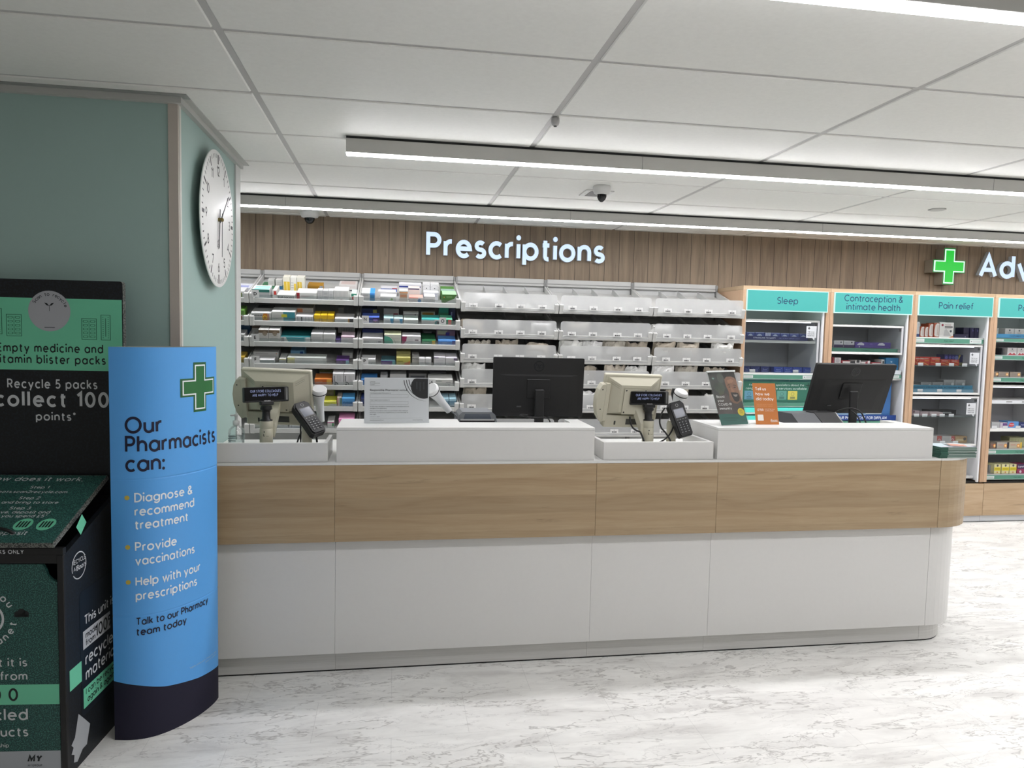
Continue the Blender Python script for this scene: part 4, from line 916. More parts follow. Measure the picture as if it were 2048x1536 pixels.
stock(g1, 0, ROW_A[0], 'on tray marked D', S1, 470, [
 (285, 575, .074, 'white and dark green box with teal-striped top, behind the letter card', '#b4b5b5', [('r', 0, .72, 1, 1, '#2c6b62'), ('T', .12, .05, .97, .3, '#7cc6bb'), ('T', .12, .4, .97, .55, '#7cc6bb'), ('T', .12, .62, .97, .8, '#7cc6bb')], .012, .12, '#dfe1df'),
 (622, 690, .060, 'narrow white box with red square standing back', W_, [('r', .3, .45, .9, .9, '#c23a33')], .05, .14),
 (690, 990, .038, 'low white box with bold black name', W_, [('t', .05, .35, 'Daktacort', .45, K_, .2), ('v', [.72+.03*i for i in range(8)], .2, .8, GL)], .012, .13),
 (1012, 1345, .058, 'white box with dark red left end', W_, [('r', 0, 0, .15, 1, '#9c2730'), ('l', .22, .6, (.5, .56), '#b98a8c'), L3(.22, .85)], .012, .13),
 (1352, 1440, .080, 'leftmost of three slim pale vial cartons', '#bfc0c0', [L3(.2, .8), ('r', .1, .1, .9, .2, GL)], .012, .07),
 (1442, 1530, .078, 'middle of three slim pale vial cartons', '#bfc0c0', [('l', .2, .85, (.3, .42, .6, .75), '#8a8b8e')], .012, .07),
 (1532, 1618, .080, 'rightmost of three slim pale vial cartons', '#c6c7c7', [L3(.2, .8)], .012, .07),
 (1622, 1862, .083, 'white box with pink print along its foot', W_, [('v', [.08+.09*i for i in range(10)], .4, .95, '#a7a7a8'), ('p', [(.05, 0), (.9, 0), (.7, .14), (.5, .2), (.3, .16)], '#8d4c5c')], .012, .12),
 (1905, 1995, .050, 'green and white box with red disc at far right', '#c9d6d0', [('r', 0, .6, 1, 1, '#3c8c74'), ('c', .5, .3, .3, '#a8283a')], .06, .12),
 (440, 780, .026, 'flat green and blue box lying at the back', '#3f7d57', [('r', .7, 0, 1, 1, '#2f6f9c'), ('l', .1, .6, (.3, .6), '#a9c9b4')], .30, .12),
 (548, 655, .048, 'left of two small grey-white boxes at the back', '#c4c5c0', [L3(.15, .85)], .30, .06, None, .0275),
 (672, 780, .048, 'right of two small grey-white boxes at the back', '#c4c5c0', [('l', .15, .8, (.3, .6), GL)], .30, .06, None, .0275),
 (797, 912, .128, 'leftmost of three tall white and yellow cartons', '#d6d3c4', [('r', .1, .05, .95, .72, '#d2b23a'), ('r', .45, .1, .6, .7, '#e3d488')], .19, .07),
 (914, 1018, .126, 'middle of three tall white and yellow cartons', '#d9d8d0', [('r', .55, .05, .95, .62, '#d8bb45'), L3(.1, .5)], .19, .07),
 (1020, 1150, .128, 'rightmost of three tall white and yellow cartons', '#d6d4c8', [('r', .04, .05, .62, .72, '#cfae33'), ('r', .3, .1, .45, .7, '#e3d07a')], .19, .07),
 (1188, 1440, .046, 'ochre box at the back', '#a87c22', [('r', .8, 0, 1, 1, '#8f98a2'), ('l', .1, .7, (.4, .7), '#6a4d12')], .27, .11),
 (1170, 1375, .026, 'flat navy box in front of the ochre one', '#27345e', [('l', .1, .5, (.4, .6), '#8e9ac4')], .21, .055),
 (1705, 2000, .030, 'lower of two white boxes stacked at back right', W_, [('r', .25, .4, .9, .75, '#33363b'), ('r', .9, .4, .98, .75, '#b5453c')], .27, .12),
 (1705, 2000, .032, 'upper of two white boxes stacked at back right', '#d3cfcb', [('l', .1, .9, (.3, .6), '#b9a49f'), ('T', .1, .1, .9, .9, '#c8b6b0')], .27, .12, None, .0305)])
p2 = 'in second tray of D bay'
stock(g1, 1, ROW_A[1], p2, S1, 470, [
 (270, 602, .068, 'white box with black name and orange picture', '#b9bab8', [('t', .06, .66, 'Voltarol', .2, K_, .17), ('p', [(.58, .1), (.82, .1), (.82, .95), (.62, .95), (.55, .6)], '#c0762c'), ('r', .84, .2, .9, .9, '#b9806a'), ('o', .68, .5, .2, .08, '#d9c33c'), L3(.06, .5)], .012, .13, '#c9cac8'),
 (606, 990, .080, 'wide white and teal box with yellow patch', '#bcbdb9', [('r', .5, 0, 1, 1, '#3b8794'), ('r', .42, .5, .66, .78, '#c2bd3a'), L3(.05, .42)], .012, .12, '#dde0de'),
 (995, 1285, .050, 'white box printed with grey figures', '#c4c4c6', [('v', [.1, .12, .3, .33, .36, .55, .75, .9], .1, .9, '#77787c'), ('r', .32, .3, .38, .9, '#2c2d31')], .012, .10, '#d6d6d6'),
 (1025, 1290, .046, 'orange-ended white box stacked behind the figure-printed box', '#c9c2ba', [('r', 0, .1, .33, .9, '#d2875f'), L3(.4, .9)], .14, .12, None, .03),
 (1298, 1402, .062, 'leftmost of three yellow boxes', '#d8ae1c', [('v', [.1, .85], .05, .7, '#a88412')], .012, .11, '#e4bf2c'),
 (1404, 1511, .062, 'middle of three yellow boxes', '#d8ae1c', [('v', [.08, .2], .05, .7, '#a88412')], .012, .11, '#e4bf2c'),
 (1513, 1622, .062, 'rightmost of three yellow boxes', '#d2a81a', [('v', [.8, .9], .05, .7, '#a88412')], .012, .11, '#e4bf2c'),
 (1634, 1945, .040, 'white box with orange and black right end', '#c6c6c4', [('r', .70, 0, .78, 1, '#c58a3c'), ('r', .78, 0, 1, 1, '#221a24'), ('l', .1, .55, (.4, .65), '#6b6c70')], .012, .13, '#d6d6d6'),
 (330, 620, .03, 'dark grey flat box at the back left', '#5a5a58', [L3()], .24, .12),
 (1690, 1785, .05, 'small pale box at the back right', '#a5a5a0', [L3()], .27, .09)])
stock(g1, 2, ROW_A[2], 'on tray marked E', S1, 470, [
 (395, 560, .100, 'left of two white and brown cartons with a disc', '#c5c3bf', [('r', 0, .76, 1, .98, '#6a5743'), ('c', .62, .72, .17, '#8a7a66'), L3(.1, .8)], .012, .10, '#dcdbd8'),
 (563, 742, .100, 'right of two white and brown cartons with a disc', '#c5c3bf', [('r', 0, .76, 1, .98, '#6a5743'), ('c', .55, .72, .17, '#8a7a66'), L3(.1, .8)], .012, .10, '#dcdbd8'),
 (288, 560, .105, 'tall brown-topped carton behind the disc cartons', '#c2c0bc', [('r', 0, .7, 1, 1, '#4d3a2b')], .13, .10),
 (746, 1242, .048, 'long teal and white pack', '#c3c9c8', [('p', [(.18, .98), (.80, .98), (.80, .0), (.36, .0), (.24, .4)], '#3f929b'), ('r', .80, 0, .84, 1, '#8fb9bd'), ('v', [.03+.012*i for i in range(8)], .2, .9, '#85898a')], .012, .24, '#2b7276'),
 (1250, 1445, .076, 'left of two plain grey-white boxes', '#bdbdbb', [L3(.1, .85)], .012, .11, '#dadada'),
 (1448, 1645, .076, 'right of two plain grey-white boxes', '#bdbdbb', [('l', .1, .85, (.35, .5), GL), ('r', .6, .1, .85, .22, '#6b6c70')], .012, .11, '#dadada'),
 (1315, 1640, .045, 'row of barcode-printed packs behind the grey-white boxes', '#a9a9a6', [('v', [.05+.1*i for i in range(10)], .2, .9, '#4a4a4c')], .15, .10, None, .05),
 (1648, 1735, .034, 'small purple box', '#4b3a72', [('r', .1, .3, .9, .6, '#9a86c4')], .012, .09),
 (1740, 1960, .060, 'white box with pink upper edge', '#c4c0c4', [('r', 0, .9, 1, 1, '#c495ab'), ('r', 0, 0, .35, .1, '#6a94bd'), L3(.1, .8)], .012, .12, '#dcc8d2'),
 (1690, 1960, .04, 'barcode-printed pack behind the pink-edged box', '#9b9b98', [('v', [.1+.1*i for i in range(9)], .1, .9, '#3a3a3c')], .16, .10, None, .04)])
stock(g1, 3, ROW_A[3], 'on tray marked F', S1, 470, [
 (395, 650, .036, 'low white pack beside the letter card', '#bebfbe', [L3()], .012, .07, '#dcdcdc'),
 (305, 720, .070, 'wide grey-white box behind the low white pack', '#b1b0ae', [('l', .1, .6, (.75, .82), '#8d8b8a'), ('c', .92, .8, .05, '#b86a5c')], .09, .12, '#a9a8a6'),
 (725, 840, .044, 'small white box with yellow upper edge', '#c4c4c0', [('r', 0, .9, 1, 1, '#d2cf7a'), L3()], .012, .13),
 (860, 1495, .056, 'long clear-wrapped pack with yellow left end', '#b3b6b2', [('r', 0, 0, .19, 1, '#b6b488'), ('r', 0, .86, .19, 1, '#d6d28a'), ('p', [(.19, .1), (.6, .2), (.95, .1), (.9, .9), (.4, .8), (.2, .95)], '#bfc1be')], .012, .09, '#b9bfb9'),
 (915, 1145, .07, 'light blue box behind the clear-wrapped pack', '#7fb0d2', [('r', .68, .2, .9, .9, '#2b4f94'), L3(.1, .6, '#c9dbe8')], .13, .11),
 (1655, 1868, .040, 'purple box with pale teal end', '#432a5c', [('r', .76, 0, 1, 1, '#86b4c0'), ('l', .06, .5, (.3, .5, .7), '#9d86b8')], .012, .11, '#5b4076'),
 (1755, 1930, .045, 'white box behind the purple one', '#b9b9b6', [('l', .1, .8, (.65,), K_), L3()], .14, .11, None, .01),
 (350, 670, .03, 'flat grey pack at the very back left', '#8f8c8a', [L3()], .26, .11, None, .03)])
p5 = 'in fifth tray of D bay'
stock(g1, 4, ROW_A[4], p5, S1, 470, [
 (1305, 1592, .055, 'orange box with gold right end', '#b4591c', [('r', .70, 0, .98, 1, '#c79a3a'), ('l', .06, .45, (.55, .7), '#e0b48e'), ('l', .06, .3, (.2,), '#e0b48e')], .012, .12, '#d08040'),
 (1385, 1600, .075, 'grey box with green top edge behind the orange box', '#a8a59c', [('r', 0, .8, 1, 1, '#55642c'), L3(.05, .7, '#b07a6a')], .15, .10),
 (1606, 1783, .100, 'left of two white boxes with black ring', '#c2c0c2', [('o', .18, .14, .2, .06, K_, -90, 100), ('c', .2, .12, .1, K_), ('v', [.1, .13], .4, .85, K_), ('v', [.4, .5, .6, .7], .45, .9, GL)], .012, .10, '#dcdcdc'),
 (1786, 1966, .100, 'right of two white boxes with black ring', '#c2c0c2', [('o', .18, .14, .2, .06, K_, -90, 100), ('c', .2, .12, .1, K_), ('v', [.1, .13], .4, .85, K_), ('v', [.45, .55, .65], .45, .9, GL)], .012, .10, '#dcdcdc')])
p6 = 'in sixth tray of D bay'
stock(g1, 5, ROW_A[5], p6, S1, 470, [
 (1455, 1668, .050, 'yellow and white box', '#b4b39c', [('r', 0, .6, 1, .95, '#c9c742'), ('p', [(.0, .6), (.6, .6), (.2, .2), (0, .3)], '#c9c742'), ('l', .1, .7, (.7,), '#6a6a2c')], .012, .11, '#d9d64e'),
 (1425, 1645, .09, 'grey-brown box behind the yellow one', '#857d6c', [('l', .1, .8, (.4, .55, .7), '#b3aa98'), ('r', .9, 0, 1, 1, '#6a7a34')], .14, .10),
 (1675, 1750, .080, 'narrow striped box', '#a99c94', [('r', .6, 0, 1, 1, '#56776e'), ('r', 0, 0, .2, 1, '#b98272')], .012, .11),
 (1755, 1962, .075, 'bright blue box with wavy white foot', '#3f82b8', [('t', .12, .45, 'Fybogel', .22, '#1d3e6a', .15), ('c', .2, .12, .1, '#c5ced6'), ('c', .5, .1, .1, '#c5ced6'), ('c', .8, .12, .1, '#c5ced6')], .012, .11, '#5aa0d2')])
p7 = 'in seventh tray of D bay'
stock(g1, 6, ROW_A[6], p7, S1, 470, [
 (295, 436, .072, 'white box with lime green left edge', '#bcbdb6', [('r', 0, 0, .22, 1, '#8a9a36'), ('l', .35, .9, (.2, .35, .5, .65, .8), '#7a8060')], .012, .11, '#d5d6d2'),
 (660, 868, .055, 'grey-white box with pale yellow top', '#b9b9b8', [L3()], .012, .11, '#d8d29a'),
 (895, 1160, .055, 'white and blue box', '#b9bdc4', [('r', .1, .3, .13, .8, K_), ('r', .5, .82, 1, 1, '#7a98cc'), L3(.3, .9)], .012, .13, '#c9d2e2'),
 (1515, 1628, .062, 'white box with green badge', '#bdbcb9', [('r', .7, .4, .95, .85, '#3f8a5a'), ('r', 0, .85, 1, 1, '#b0608a')], .012, .11),
 (1700, 1955, .085, 'large pink pack', '#d582b0', [('r', 0, .0, 1, .35, '#b06090'), ('l', 0, 1, (.5, .62), '#e3a3c6')], .012, .12, '#d890b8')])
# the sliver of a bay beside the blue-green wall
g0 = 'medicine boxes in the sliver of bay beside the blue-green wall'
for r, (h, c, nm, dec) in enumerate([(.055, '#c9cac8', 'white box with olive print, topmost', [('r', .6, .1, .9, .8, '#7d8a4a')]), (.085, '#5f8a3c', 'green and white box, second down', [('r', 0, 0, 1, .6, '#c4c4c0'), ('p', [(.3, .1), (.9, .1), (.9, .5)], '#9c4438')]),
      (.060, '#b9bab8', 'white box under a dark blue one, third down', [('r', .6, .2, .95, .7, '#8a8b8c')]), (.055, '#b89a3e', 'yellow-ended box, fourth down', [('r', .2, 0, .4, 1, '#3c3a34')])]):
    T = tray_frame(ROW_A[r]); xb = at(497.5, 620, FY).x-.03
    carton(T @ Matrix.Translation((xb-.16, .012, .0086)), .16, h, .12, c, dec, nm+' in the sliver beside blue-green wall', g0)
    if r == 2: carton(T @ Matrix.Translation((xb-.16, .14, .0086)), .18, .10, .10, '#1d3f5e', [], 'dark blue box behind the third-down white box beside blue-green wall', g0)
    if r == 0: carton(T @ Matrix.Translation((xb-.15, .14, .0086)), .17, .05, .12, '#cdcfd6', [('T', .1, .1, .9, .5, '#8d94c4')], 'white box with violet top, topmost sliver tray beside blue-green wall', g0)

q1 = 'on top tray of N bay'
stock(g2, 0, ROW_A[0], q1, S1, 700, [
 (185, 408, .070, 'white and blue box', '#b5b6b6', [('r', .64, 0, 1, 1, '#2f6f9a'), ('r', .64, .8, 1, 1, '#3f8fd8'), ('l', .06, .5, (.7, .8), '#6a6b70'), ('T', .64, 0, 1, 1, '#3f8fd8')], .012, .15, '#d9dad8'),
 (495, 758, .048, 'white box with green disc and black wave', '#bdbebc', [('c', .72, .6, .17, '#6a9a4c'), ('p', [(.05, .25), (.4, .12), (.95, .3), (.95, .2), (.4, .02), (.05, .15)], K_), ('l', .08, .5, (.55, .7), '#8a8b8c')], .012, .08, '#dadad8'),
 (462, 752, .062, 'white box with pink disc behind the green-disc box', '#cfcfcf', [('c', .72, .45, .2, '#c7485a'), ('l', .05, .4, (.5,), '#8f90a0')], .10, .07, '#d6d6da'),
 (500, 770, .066, 'blue-edged white box at the back', '#c9c9cc', [('r', 0, .55, 1, .9, '#4a66b4'), ('r', .7, .9, 1, 1, '#b8503c')], .20, .07),
 (805, 946, .095, 'tall white and orange box', '#bdb6ae', [('r', 0, .82, 1, .9, '#c87a32'), ('r', 0, 0, 1, .08, '#c8823c'), ('r', .08, .45, .9, .78, '#a9907a'), ('l', .1, .85, (.55, .62), '#b4602c')], .012, .07, '#d9cfc4'),
 (962, 1196, .048, 'white box with blue disc and pink top', '#bfbcba', [('c', .74, .5, .27, '#3c6f9c'), ('r', .62, 0, .98, .25, '#b03c3c'), ('r', 0, .86, .65, 1, '#e08a7a'), ('l', .08, .5, (.3, .5), '#9a8a86')], .012, .08, '#e2a396'),
 (950, 1140, .095, 'wide cream box behind the blue-disc box', '#cfc8c2', [('r', 0, .86, .95, .95, '#28325e'), ('l', .4, .8, (.3,), '#a09a94')], .11, .06),
 (800, 1165, .10, 'navy-edged white box at the back', '#d4d4d8', [('r', 0, .75, .92, .86, '#2a3a8c'), ('c', .95, .8, .05, '#1f2a5c')], .20, .06),
 (1210, 1392, .058, 'plain white box', '#bfbfbe', [L3(.1, .85)], .012, .09, '#dcdcdc'),
 (1200, 1450, .060, 'white and violet box behind the plain white one', '#cdced4', [('l', .6, .9, (.55, .75), '#6a72b4'), ('c', .06, .5, .1, '#5a64b0')], .12, .07),
 (1186, 1312, .105, 'left of two small white tablet cartons', '#d2d2d1', [('l', .2, .8, (.3, .36), '#7d7e82'), ('c', .5, .68, .04, K_), ('o', .5, .62, .3, .015, '#aaaaaa', 20, 160)], .205, .06),
 (1314, 1452, .105, 'right of two small white tablet cartons', '#d2d2d1', [('l', .2, .8, (.3, .36), '#7d7e82'), ('c', .5, .68, .04, K_), ('o', .5, .62, .3, .015, '#aaaaaa', 20, 160)], .205, .06),
 (1506, 1742, .078, 'green and white box with curve', '#3f6a30', [('p', [(.05, 0), (.3, .25), (.6, .45), (.85, .6), (1, .95), (1, 0)], '#b4b6b2'), ('c', .13, .72, .05, '#c9803c'), ('l', .3, .7, (.7, .78), '#7da06a'), ('l', .6, .95, (.12,), '#7a7b7c')], .012, .11, '#9fcf9c'),
 (1480, 1700, .088, 'green-topped white box at the back right', '#47782f', [('r', 0, .82, 1, 1, '#bfd6d0')], .14, .08)])
q2 = 'on tray marked N and O'
stock(g2, 1, ROW_A[1], q2, S1, 700, [
 (195, 482, .054, 'navy and purple box behind letter N', '#2f3f7e', [('r', .62, 0, 1, 1, '#2c2350'), ('r', .65, .5, .9, .75, '#8a6ab4'), ('c', .78, .45, .06, '#c04a5a')], .012, .12, '#5670c0'),
 (190, 440, .085, 'dark navy box with crimson foot behind the purple one', '#1d2340', [('r', 0, 0, .4, .35, '#5a1c34'), ('r', .75, .55, 1, .9, '#8c8a3a'), ('p', [(.4, 0), (.9, .2), (.95, .0)], '#9aa0aa')], .14, .10),
 (550, 712, .052, 'left of two white boxes with blue leaf', '#b9bfc1', [('p', [(.66, .98), (1, .98), (1, .0), (.8, .2), (.7, .5)], '#3f85aa'), L3(.1, .6)], .012, .10, '#b9dcdc'),
 (715, 866, .050, 'right of two white boxes with blue leaf', '#b9bfc1', [('p', [(.62, .98), (.96, .98), (.96, .0), (.78, .2), (.68, .5)], '#3f85aa'), L3(.1, .55)], .012, .10, '#c4dede'),
 (550, 800, .09, 'grey box with dark red corner at the back', '#8d8a88', [('r', .65, .2, .95, .6, '#6a2a34')], .14, .10),
 (875, 1116, .044, 'white box with mint top', '#bdc0bd', [('l', .1, .7, (.5,), '#8a8f8a'), ('r', .8, .1, .9, .25, GL)], .012, .12, '#cfe0d6'),
 (870, 1120, .07, 'grey box stacked behind the mint-topped box', '#9b9b98', [('r', 0, .7, 1, .85, '#c9cac8'), ('r', .75, .5, .85, .65, K_)], .15, .10),
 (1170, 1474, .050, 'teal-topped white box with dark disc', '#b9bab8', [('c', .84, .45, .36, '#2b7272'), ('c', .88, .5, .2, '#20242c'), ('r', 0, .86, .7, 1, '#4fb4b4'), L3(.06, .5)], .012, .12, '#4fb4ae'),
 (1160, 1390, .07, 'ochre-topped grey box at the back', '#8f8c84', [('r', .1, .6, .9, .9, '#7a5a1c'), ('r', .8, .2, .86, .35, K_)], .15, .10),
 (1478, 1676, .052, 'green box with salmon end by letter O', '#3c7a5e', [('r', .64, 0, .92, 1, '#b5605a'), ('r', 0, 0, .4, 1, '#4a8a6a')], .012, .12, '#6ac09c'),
 (1450, 1610, .11, 'tall jade green box behind letter O', '#1f7a6a', [('r', 0, 0, 1, .6, '#2f6a50')], .15, .09),
 (1615, 1725, .10, 'tall navy box at the back right', '#1c2348', [('r', .3, .4, .5, .7, '#7a84b4')], .16, .09)])
q3 = 'in third tray of N bay'
stock(g2, 2, ROW_A[2], q3, S1, 700, [
 (195, 542, .050, 'white box with grey print', '#bcbcbb', [('t', .08, .4, 'Lipitor', .22, '#808184', .12), ('r', .68, .1, .69, .8, GL), ('r', .76, .4, .9, .6, '#7c7d80'), ('l', .05, .6, (.2,), GL)], .012, .14, '#dcdcdc'),
 (200, 548, .075, 'row of dark blue tubs behind the white box', '#1c2c6c', [('r', .0, .65, 1, .72, '#3f56a8'), ('r', .28, .1, .34, .6, '#98a4d4'), ('r', .62, .1, .68, .6, '#98a4d4')], .16, .09),
 (560, 838, .082, 'cream box with green quarter circle', '#bfc1b6', [('p', [(0, 0), (.53, 0), (.52, .35), (.44, .6), (.3, .78), (.1, .86), (0, .86)], '#4f9c86'), ('o', .15, .1, .78, .025, '#6a7a70', 0, 60), ('l', .5, .95, (.6, .7), '#a6a8a0')], .012, .10, '#d3d8b4'),
 (850, 1158, .072, 'white box with magenta corner', '#c2c1c2', [('p', [(0, .98), (.26, .98), (.22, .5), (.1, .2), (0, .15)], '#8d2a56'), ('r', .68, .55, .88, .66, '#5a4a54'), ('l', .32, .58, (.2, .4, .6), '#8a898c')], .012, .10, '#e0dfe0'),
 (1175, 1402, .042, 'green box with yellow end', '#3a7d58', [('r', .74, 0, .98, 1, '#c2a23a'), ('l', .06, .5, (.3, .6), '#a9d0ba')], .012, .18, '#2f6a46'),
 (1440, 1728, .044, 'sky blue box with violet end', '#3f78bc', [('r', .8, 0, .98, 1, '#3a3f86'), ('l', .25, .5, (.4, .6), '#b0cbe8'), ('r', 0, .8, .8, 1, '#5a98dc')], .012, .12, '#5a90cc'),
 (1410, 1720, .085, 'mauve and white box behind the sky blue one', '#8a6a7c', [('p', [(.05, .98), (.6, .98), (.45, .6), (.05, .6)], '#b8b894'), ('r', .5, .5, .7, .8, '#4a3a8c')], .14, .09),
 (1185, 1400, .10, 'dark grey box at the back', '#4a484c', [('r', .1, .2, .7, .5, '#a4a4a8')], .21, .09)])
q4 = 'on tray marked P'
stock(g2, 3, ROW_A[3], q4, S2, 470, [
 (1128, 1252, .052, 'white box behind letter P', '#bbbcbb', [('o', .85, .3, .3, .05, '#8f9092', 30, 200), L3(.4, .8)], .012, .10, '#dddddd'),
 (1300, 1428, .040, 'purple box with teal end', '#4a2f6c', [('r', .78, 0, 1, 1, '#55999a'), ('l', .06, .6, (.3, .5), '#a08abf')], .012, .12, '#4a6a72'),
 (1436, 1562, .068, 'yellow-green box with orange splash', '#a9a24e', [('p', [(.45, 0), (.97, 0), (.97, .65), (.8, .5), (.6, .4)], '#b2602c'), ('t', .08, .55, 'Nexium', .14, '#4f4c20', .14)], .012, .09, '#c4be7a'),
 (1436, 1562, .085, 'olive box stacked behind the yellow-green one', '#a09a66', [L3()], .11, .09),
 (1575, 1640, .062, 'grey-white box with black name', '#b2b1af', [('t', .05, .65, 'Phenergan', .16, K_, .16)], .06, .11, '#c4c3c1'),
 (1636, 1690, .066, 'left of two slim white boxes', '#c2c2c1', [('l', .15, .8, (.4, .5, .7), '#9c9da0')], .012, .045, '#dcdcdc'),
 (1692, 1747, .066, 'right of two slim white boxes', '#c2c2c1', [('l', .15, .8, (.4, .5, .7), '#9c9da0')], .012, .045, '#dcdcdc'),
 (1770, 1872, .076, 'white box with torn purple-edged top', '#b9b8ba', [('l', .15, .8, (.35, .5, .65), '#9c9a9e'), ('r', 0, .92, .4, 1, '#5a4266'), ('r', .5, .12, .8, .18, K_)], .012, .12, '#cfcdd2'),
 (1874, 1976, .072, 'white box with long curved print', '#b7b7b6', [('l', .15, .8, (.35, .55), '#9c9a9e'), ('r', .7, .75, 1, 1, '#5a4e66'), ('p', [(.1, .1), (.8, .3), (.8, .27), (.1, .06)], '#9a9a9a')], .012, .12, '#cfcdd2')])
q5 = 'on tray marked S'
stock(g2, 4, ROW_A[4], q5, S2, 470, [
 (1122, 1265, .055, 'blue box half hidden by the notice', '#3f78b4', [('r', 0, .7, 1, 1, '#2c5a94')], .012, .13, '#4a88c8'),
 (1292, 1358, .060, 'narrow white box', '#c0c0bf', [L3()], .012, .16, '#dcdcdc'),
 (1378, 1525, .075, 'grey-white box above the notice', '#b3b3b1', [('l', .1, .85, (.3, .45, .6), GL)], .08, .11, '#b5b5b3'),
 (1545, 1705, .06, 'dark-topped grey box', '#8c8b8a', [('r', .1, .4, .9, .7, '#55565a')], .14, .11),
 (1718, 1938, .062, 'white box with grey print behind letter S', '#b9b9b4', [('l', .05, .55, (.75, .82), '#5f6064'), ('o', .72, .2, .1, .05, '#8c8d90'), ('o', .85, .3, .1, .05, '#8c8d90'), ('r', .72, .62, .92, .68, '#7c7d80')], .012, .12, '#d2d2cf'),
 (1730, 1880, .05, 'black and white box lying behind the S box', '#3c3c3e', [L3()], .14, .11, None, .03)])
q6 = 'in sixth tray of N bay'
stock(g2, 5, ROW_A[5], q6, S2, 470, [
 (1122, 1160, .075, 'navy pack edge left of the notice', '#22305e', [], .012, .11),
 (1838, 1902, .078, 'left of two pale blue boxes', '#5f8296', [('r', 0, .8, 1, 1, '#9cc0d0'), L3(.1, .8, '#8fa8b4')], .012, .11, '#a4c8d6'),
 (1904, 1968, .078, 'right of two pale blue boxes', '#5f8296', [('r', 0, .8, 1, 1, '#9cc0d0'), ('l', .1, .8, (.3, .5), '#8fa8b4')], .012, .11, '#a4c8d6')])

# ---------------------------------------------------------------- bagged prescriptions in the frosted bays
def bag(x, sb, zrow, w, h, d, seed, c, label):
    rnd = random.Random(seed); nx, nz = 9, 6; V = []; F = []; m = MB()
    for s_ in (0, 1):
        for j in range(nz+1):
            for i in range(nx+1):
                u, v = i/nx, j/nz; b = (math.sin(math.pi*u)**.5)*(math.sin(math.pi*min(1, v*.85+.12))**.6)
                y = (d/2)*b*(1 if s_ else -1)*(.75+.5*rnd.random())
                V.append((u*w-w/2+(rnd.random()-.5)*w*.03, y, v*h*(1 if j < nz else .86+.2*rnd.random())))
    n = (nx+1)*(nz+1)
    for j in range(nz):
        for i in range(nx):
            a = j*(nx+1)+i; F.append((a, a+1, a+nx+2, a+nx+1)); a += n; F.append((a+1, a, a+nx+1, a+nx+2))
    per = [i for i in range(nx)]+[j*(nx+1)+nx for j in range(nz)]+[nz*(nx+1)+nx-i for i in range(nx)]+[(nz-j)*(nx+1) for j in range(nz)]
    for a, b in zip(per, per[1:]+per[:1]): F.append((a, a+n, b+n, b))
    m.mesh(V, F, C(c, .5))
    y0 = -.15*w; m.face([(-.3*w, -d*.62, h*.3), (.15*w, -d*.62, h*.32), (.15*w, -d*.6, h*.62), (-.3*w, -d*.6, h*.6)], C('#d2d2cf', .5))
    o = m.build('prescription_bag', M=tray_frame(zrow) @ Matrix.Translation((x, sb, .0095)) @ Matrix.Rotation(R(rnd.uniform(-9, 9)), 4, 'Z') @ Matrix.Rotation(R(rnd.uniform(-12, 2)), 4, 'X'))
    tag(o, label, 'bag', 'bagged prescriptions behind the frosted fronts')
bn = {3: 'bay by the upright monitor', 4: 'bay above the right till', 5: 'bay beside Sleep cabinet'}
ordn = ['top', 'second', 'third', 'fourth', 'fifth', 'sixth']
plan_b = {3: {0: [(.26, .10)], 1: [(.12, .10), (.50, .10), (.84, .095)], 2: [(.2, .13), (.48, .14), (.8, .12)], 3: [(.14, .15), (.5, .13), (.85, .13)], 4: [(.16, .16), (.6, .12)]},
          4: {1: [(.22, .10)], 2: [(.14, .15), (.36, .145), (.6, .15), (.84, .145)], 3: [(.3, .14), (.62, .15), (.85, .145)], 4: [(.3, .13), (.7, .14)]},
          5: {1: [(.12, .10), (.86, .10)], 2: [(.14, .155), (.40, .15), (.78, .155)], 3: [(.14, .155), (.40, .15), (.70, .14)], 4: [(.3, .155), (.72, .12)]}}
bc = ['#a49e92', '#cfcfcb', '#8e8576', '#dcdcda', '#b0a798']
for i, rows in plan_b.items():
    for r, lst in rows.items():
        w = BX[i+1]-BX[i]
        for k, (u, h) in enumerate(lst):
            pos = ['only'] if len(lst) == 1 else [['leftmost', 'rightmost'], ['leftmost', 'middle', 'rightmost'], ['leftmost', 'second', 'third', 'rightmost']][len(lst)-2]
            bag(BX[i]+w*u, .065, ROW_B[r], w*.235, h, .07, i*100+r*10+k, bc[(i+r+k*2) % 5], f'{pos[k]} crumpled bag in {ordn[r]} tray, frosted {bn[i]}')
